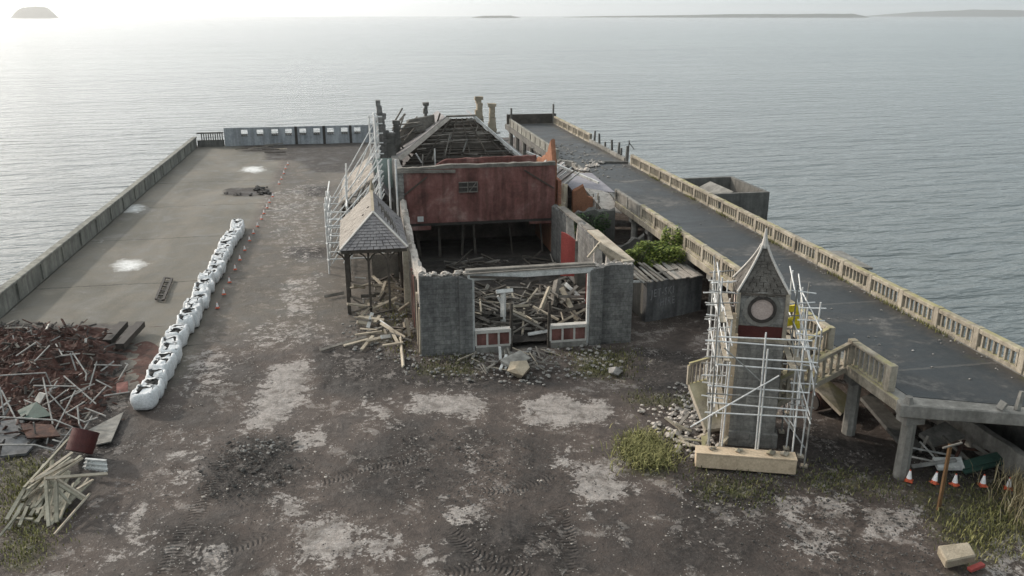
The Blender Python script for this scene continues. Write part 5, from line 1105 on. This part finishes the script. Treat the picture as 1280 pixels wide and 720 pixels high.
for k, pts in enumerate(TB):
    bent = len(pts) > 2
    tag(MB().tube(pts, .032, 6).build('scrap_tube', 'pipe'), 'bent pale tube in the tangled heap left of the sacks' if bent else 'straight pale tube in the tangled heap left of the sacks', 'tube', 'bent scrap tubes' if bent else 'straight scrap tubes')
def slabobj(name, mt, quad, t, lab, cat): tag(MB().slab(quad, t).build(name, mt), lab, cat)
slabobj('dented_sheet', 'lead', [(-13.63,34.49,0.9), (-13.34,34.36,1.3), (-13.03,34.14,1.3), (-13.3,34.13,0.9)], .05, 'small pale metal panel standing in the scrap tubes', 'panel')
slabobj('concrete_slab', 'conc', [(-11.38,32.8,0.06), (-10.29,34.4,0.06), (-10.13,31.76,0.06), (-10.64,31.59,0.06)], .05, 'pale concrete sheet beside the near end of the sack row', 'slab')
slabobj('rusty_sheet', 'rust', [(-13.96,33.47,0.35), (-12.62,33.08,0.35), (-12.08,32.22,0.25), (-13.3,32.25,0.25)], .06, 'rusty brown sheet under the scrap tubes', 'sheet')
slabobj('rusty_sheet', 'redplaster', [(-11.2,37.09,0.25), (-10.71,37.07,0.3), (-10.51,36.14,0.2), (-10.95,36.05,0.2)], .06, 'small red sheet beside the sack row', 'sheet')
slabobj('metal_sheet', 'green_tarp', [(-14.52,34.84,0.3), (-13.85,35.15,0.5), (-12.94,34.1,0.3), (-13.99,33.96,0.25)], .04, 'dark green sheet leaning among the scrap tubes', 'sheet')
for k in range(7):
    x0 = U(0,22); c = random.choice([(-14.48,33.26,0.15), (-14.03,32.64,0.15), (-13.61,32.09,0.12), (-14.1,31.92,0.12), (-13.57,31.61,0.1), (-14.52,33.73,0.2), (-13.73,32.78,0.15)])
    tag(MB().slab([V(c,-.5+U(-.2,.2),-.3), V(c,.5,-.3+U(-.2,.2)), V(c,.6,.3,U(0,.2)), V(c,-.5,.35,U(0,.2))], .1).build('stone_slab', 'lime'), 'blue grey broken slab at the left edge of the yard', 'slab', 'blue grey broken slabs')
for k, (p, q) in enumerate((((-12.94,42.39,0.3), (-12.65,44.62,0.45)), ((-12.17,41.7,0.3), (-11.81,44.6,0.4)))):
    tag(MB().bar(p, q, .42, .3).build('steel_beam', 'steel'), ['left dark steel beam lying at the back of the scrap', 'right dark steel beam lying at the back of the scrap'][k], 'beam')
c = (-10.87,30.8,0); dm = empty('oil_drum', c, 'dark red drum tipped by the timber pile', 'drum')
MB().tube([V(c,-.1,-.1,.3), V(c,.12,.35,.95)], .48, 36).build('barrel', 'drum', dm)
for t in (.33, .66, .98): q = lerp(V(c,-.1,-.1,.3), V(c,.12,.35,.95), t); d_ = Vector((.22,.45,.65)).normalized()*.02; MB().tube([Vector(q)-d_, Vector(q)+d_], .495, 18).build('hoop', 'drum', dm)
pa = empty('pallet', (-10.25,30.08,0), 'white slatted crate lid leaning right of the dark red drum', 'pallet')
q0, q1, q2, q3 = (-10.49,29.45,0.25), (-9.6,29.23,0.15), (-9.66,29.44,0.5), (-10.37,29.51,0.6)
for k in range(6): t = (k+.5)/6; MB().bar(lerp(q0,q1,t), lerp(q3,q2,t), .13, .04).build('slat', 'whitewood', pa)
for t in (.1,.5,.9): MB().bar(V(lerp(q0,q3,t),0,0,.05), V(lerp(q1,q2,t),0,0,.05), .1, .05).build('bearer', 'whitewood', pa)
TP = [((-10.98,27.42,1.1), (-10.61,26.02,0.1)), ((-10.6,27.24,1.1), (-10.42,26.21,0.1)), ((-10.57,27.17,1.2), (-9.77,27.21,0.35)), ((-10.97,27.47,1.1), (-9.86,27.2,0.3)), ((-10.94,27.24,1.2), (-9.35,28.38,0.55)), ((-9.71,27.45,0.35), (-10.28,25.51,0.1)), ((-12.03,26.5,0.2), (-11.84,27.95,0.6)), ((-11.79,27.61,0.7), (-11.57,31.98,0.4)), ((-11.61,27.73,0.8), (-11.07,30.3,0.5)), ((-11.74,27.54,0.4), (-10.56,29.19,0.7)), ((-11.97,25.73,0.1), (-11.64,26.59,0.4)), ((-11.57,27.31,0.8), (-11.02,29.93,0.5)), ((-10.37,29.21,0.8), (-11.01,27.66,0.9)), ((-11.25,27.52,0.7), (-10.51,29.5,0.75)), ((-10.48,26.78,0.2), (-9.93,28.31,0.3)), ((-11.39,27.15,0.2), (-11.11,27.88,0.4)), ((-11.5,26.07,0.2), (-11.56,27.02,0.3)), ((-11.76,26.54,0.2), (-11.19,26.39,0.2)), ((-10.06,27.36,0.6), (-9.76,28.11,0.5)), ((-10.87,27.41,1), (-10.19,26.96,0.3)), ((-11.8,27.35,0.4), (-11.41,28.79,0.6)), ((-10.36,28,0.5), (-10.36,26.27,0.15)), ((-12.03,26.97,0.2), (-11.86,28.49,0.5)), ((-10.02,28.43,0.4), (-10.15,27.72,0.3)), ((-11.44,27.74,0.9), (-10.64,29.14,0.8)), ((-11.81,25.98,0.15), (-11.79,27.26,0.3))]
for k in range(30):
    b0, b1 = lerp((-12.13,27.14,0.1), (-10.52,25.62,0.05), U(0,1)), lerp((-11.91,30.3,0.45), (-9.97,28.4,0.35), U(0,1)); TP.append((lerp(b0,b1,U(.02,.3)), lerp(b0,b1,U(.7,1.0))))
for k, (p, q) in enumerate(TP):
    tag(MB().bar(p, q, U(.07,.12), U(.05,.08), U(0,.6)).build('timber_baulk', random.choice(['greenwood','greenwood','palewood'])), 'long greenish timber baulk in the pile at the lower left', 'timber', 'timber baulks at the lower left')
ld = empty('ladder', (-12.15,52.01,0), 'short dark ladder lying flat on the promenade', 'ladder')
a, b_, c, d_ = (-12.16,49.82,0.06), (-11.71,49.59,0.06), (-12.05,53.97,0.06), (-12.53,54.23,0.06)
MB().bar(a, d_, .14, .1).build('rail', 'steel', ld); MB().bar(b_, c, .14, .1).build('rail', 'steel', ld)
for k in range(6): MB().bar(lerp(a,d_,k/5), lerp(b_,c,k/5), .12, .06).build('rung', 'steel', ld)
# broken kerb stones round the trench, its shade painted dark on the deck
tr = MB()
for x, y in scatter([(-10.08,84.02),(-8.7,83.77),(-8.25,80.18),(-9.42,80.4)], 26): tr.rock((x, y, .05), U(.12,.32))
for x, y in scatter([(-12.62,81.74),(-8.87,80.67),(-8.8,79.91),(-12.46,80.58)], 16): tr.rock((x, y, .03), U(.08,.2))
tag(tr.build('rubble', 'grit'), kind='stuff')
for k in range(7):
    p = [(-12.38,108.43,0.15), (-10.4,107.73,0.2), (-9.73,105.35,0.15), (-11.49,109.26,0.3), (-9.23,107.51,0.2), (-13.4,108.95,0.1), (-10.42,110.45,0.3)][k]
    tag(MB().bar(V(p,-U(.5,1.5),0), V(p,U(.5,1.5),U(-.5,.5),U(0,.2)), .2, .1).build('loose_plank', random.choice(['timber','darkwood','palewood'])), 'weathered plank lying at the foot of the grey end wall', 'plank', 'planks by the end wall')

# ------------------------------------------------------------------ weeds and grass
random.seed(61)
wd = empty('weed_clump', (10.08,27.08,0), 'yellow green weed clump growing left of the tower crate', 'plant')
f = MB(); pts = [(x, y, U(.0,.1)) for x, y in [(x+random.gauss(0,.3), y+random.gauss(0,.25)) for x, y in scatter([(9.42,27.7),(10.2,28.68),(10.76,28.58),(10.97,26.61),(10.46,26.1),(9.45,26.41)], 1100)]]
pts += [(p[0]+random.gauss(0,.5), p[1]+random.gauss(0,.35), 0) for p in random.sample(pts, 500)]; blades(f, pts, .34, .018, .9); f.build('foliage', 'weed', wd)
f = MB(); leaves(f, [V(p, 0, 0, U(.02,.28)) for p in random.sample(pts, 900)], .045); f.build('leaves', 'weed', wd)
def grass(P, n, h, mt, w=.014, name='grass'): f = MB(); blades(f, [(x+random.gauss(0,.45), y+random.gauss(0,.45), 0) for x, y in scatter(P, n) if noise.noise((x*1.1, y*1.1, 4)) > U(-.35,.15)], h, w); return tag(f.build(name, mt), kind='stuff')
grass([(9.95,37.64),(12.96,37.31),(11.79,34.34),(9.53,34.94)], 1500, .16, 'moss', .02)
grass([(2.24,38.23),(5.35,37.86),(5.07,35.94),(2.47,36.23)], 900, .14, 'moss', .02)
grass([(11.62,25.71),(14.07,24.58),(13.24,23.24),(11.13,23.78)], 1200, .16, 'moss', .02)
grass([(-13.94,31.18),(-12.45,30.91),(-10.71,27.04),(-10.1,24.26),(-11.55,24.52)], 3800, .14, 'weed', .02)
grass([(18.47,23.77),(22.82,22.7),(20.13,19.55),(17.84,19.54),(18.02,21.77)], 2600, .12, 'moss', .014)
grass([(18.77,21.15),(21.31,21.66),(20.78,20.31),(18.83,19.36),(17.84,19.54)], 1600, .22, 'weed', .014)
grass([(22.68,23),(24.31,23.27),(21.38,19.32),(20.92,20.76)], 1700, .75, 'drygrass', .012)
grass([(1.01,46.71),(2.61,46.41),(2.34,38.52),(1.13,39.26)], 700, .2, 'weed', .02)
grass([(11.13,32.86),(14.01,31.57),(13.95,30.54),(11.09,31.62)], 600, .12, 'moss', .02)
grass([(15.4,25.02),(18.74,24.18),(17.49,22.77),(14.88,23.78)], 1300, .14, 'moss', .018)
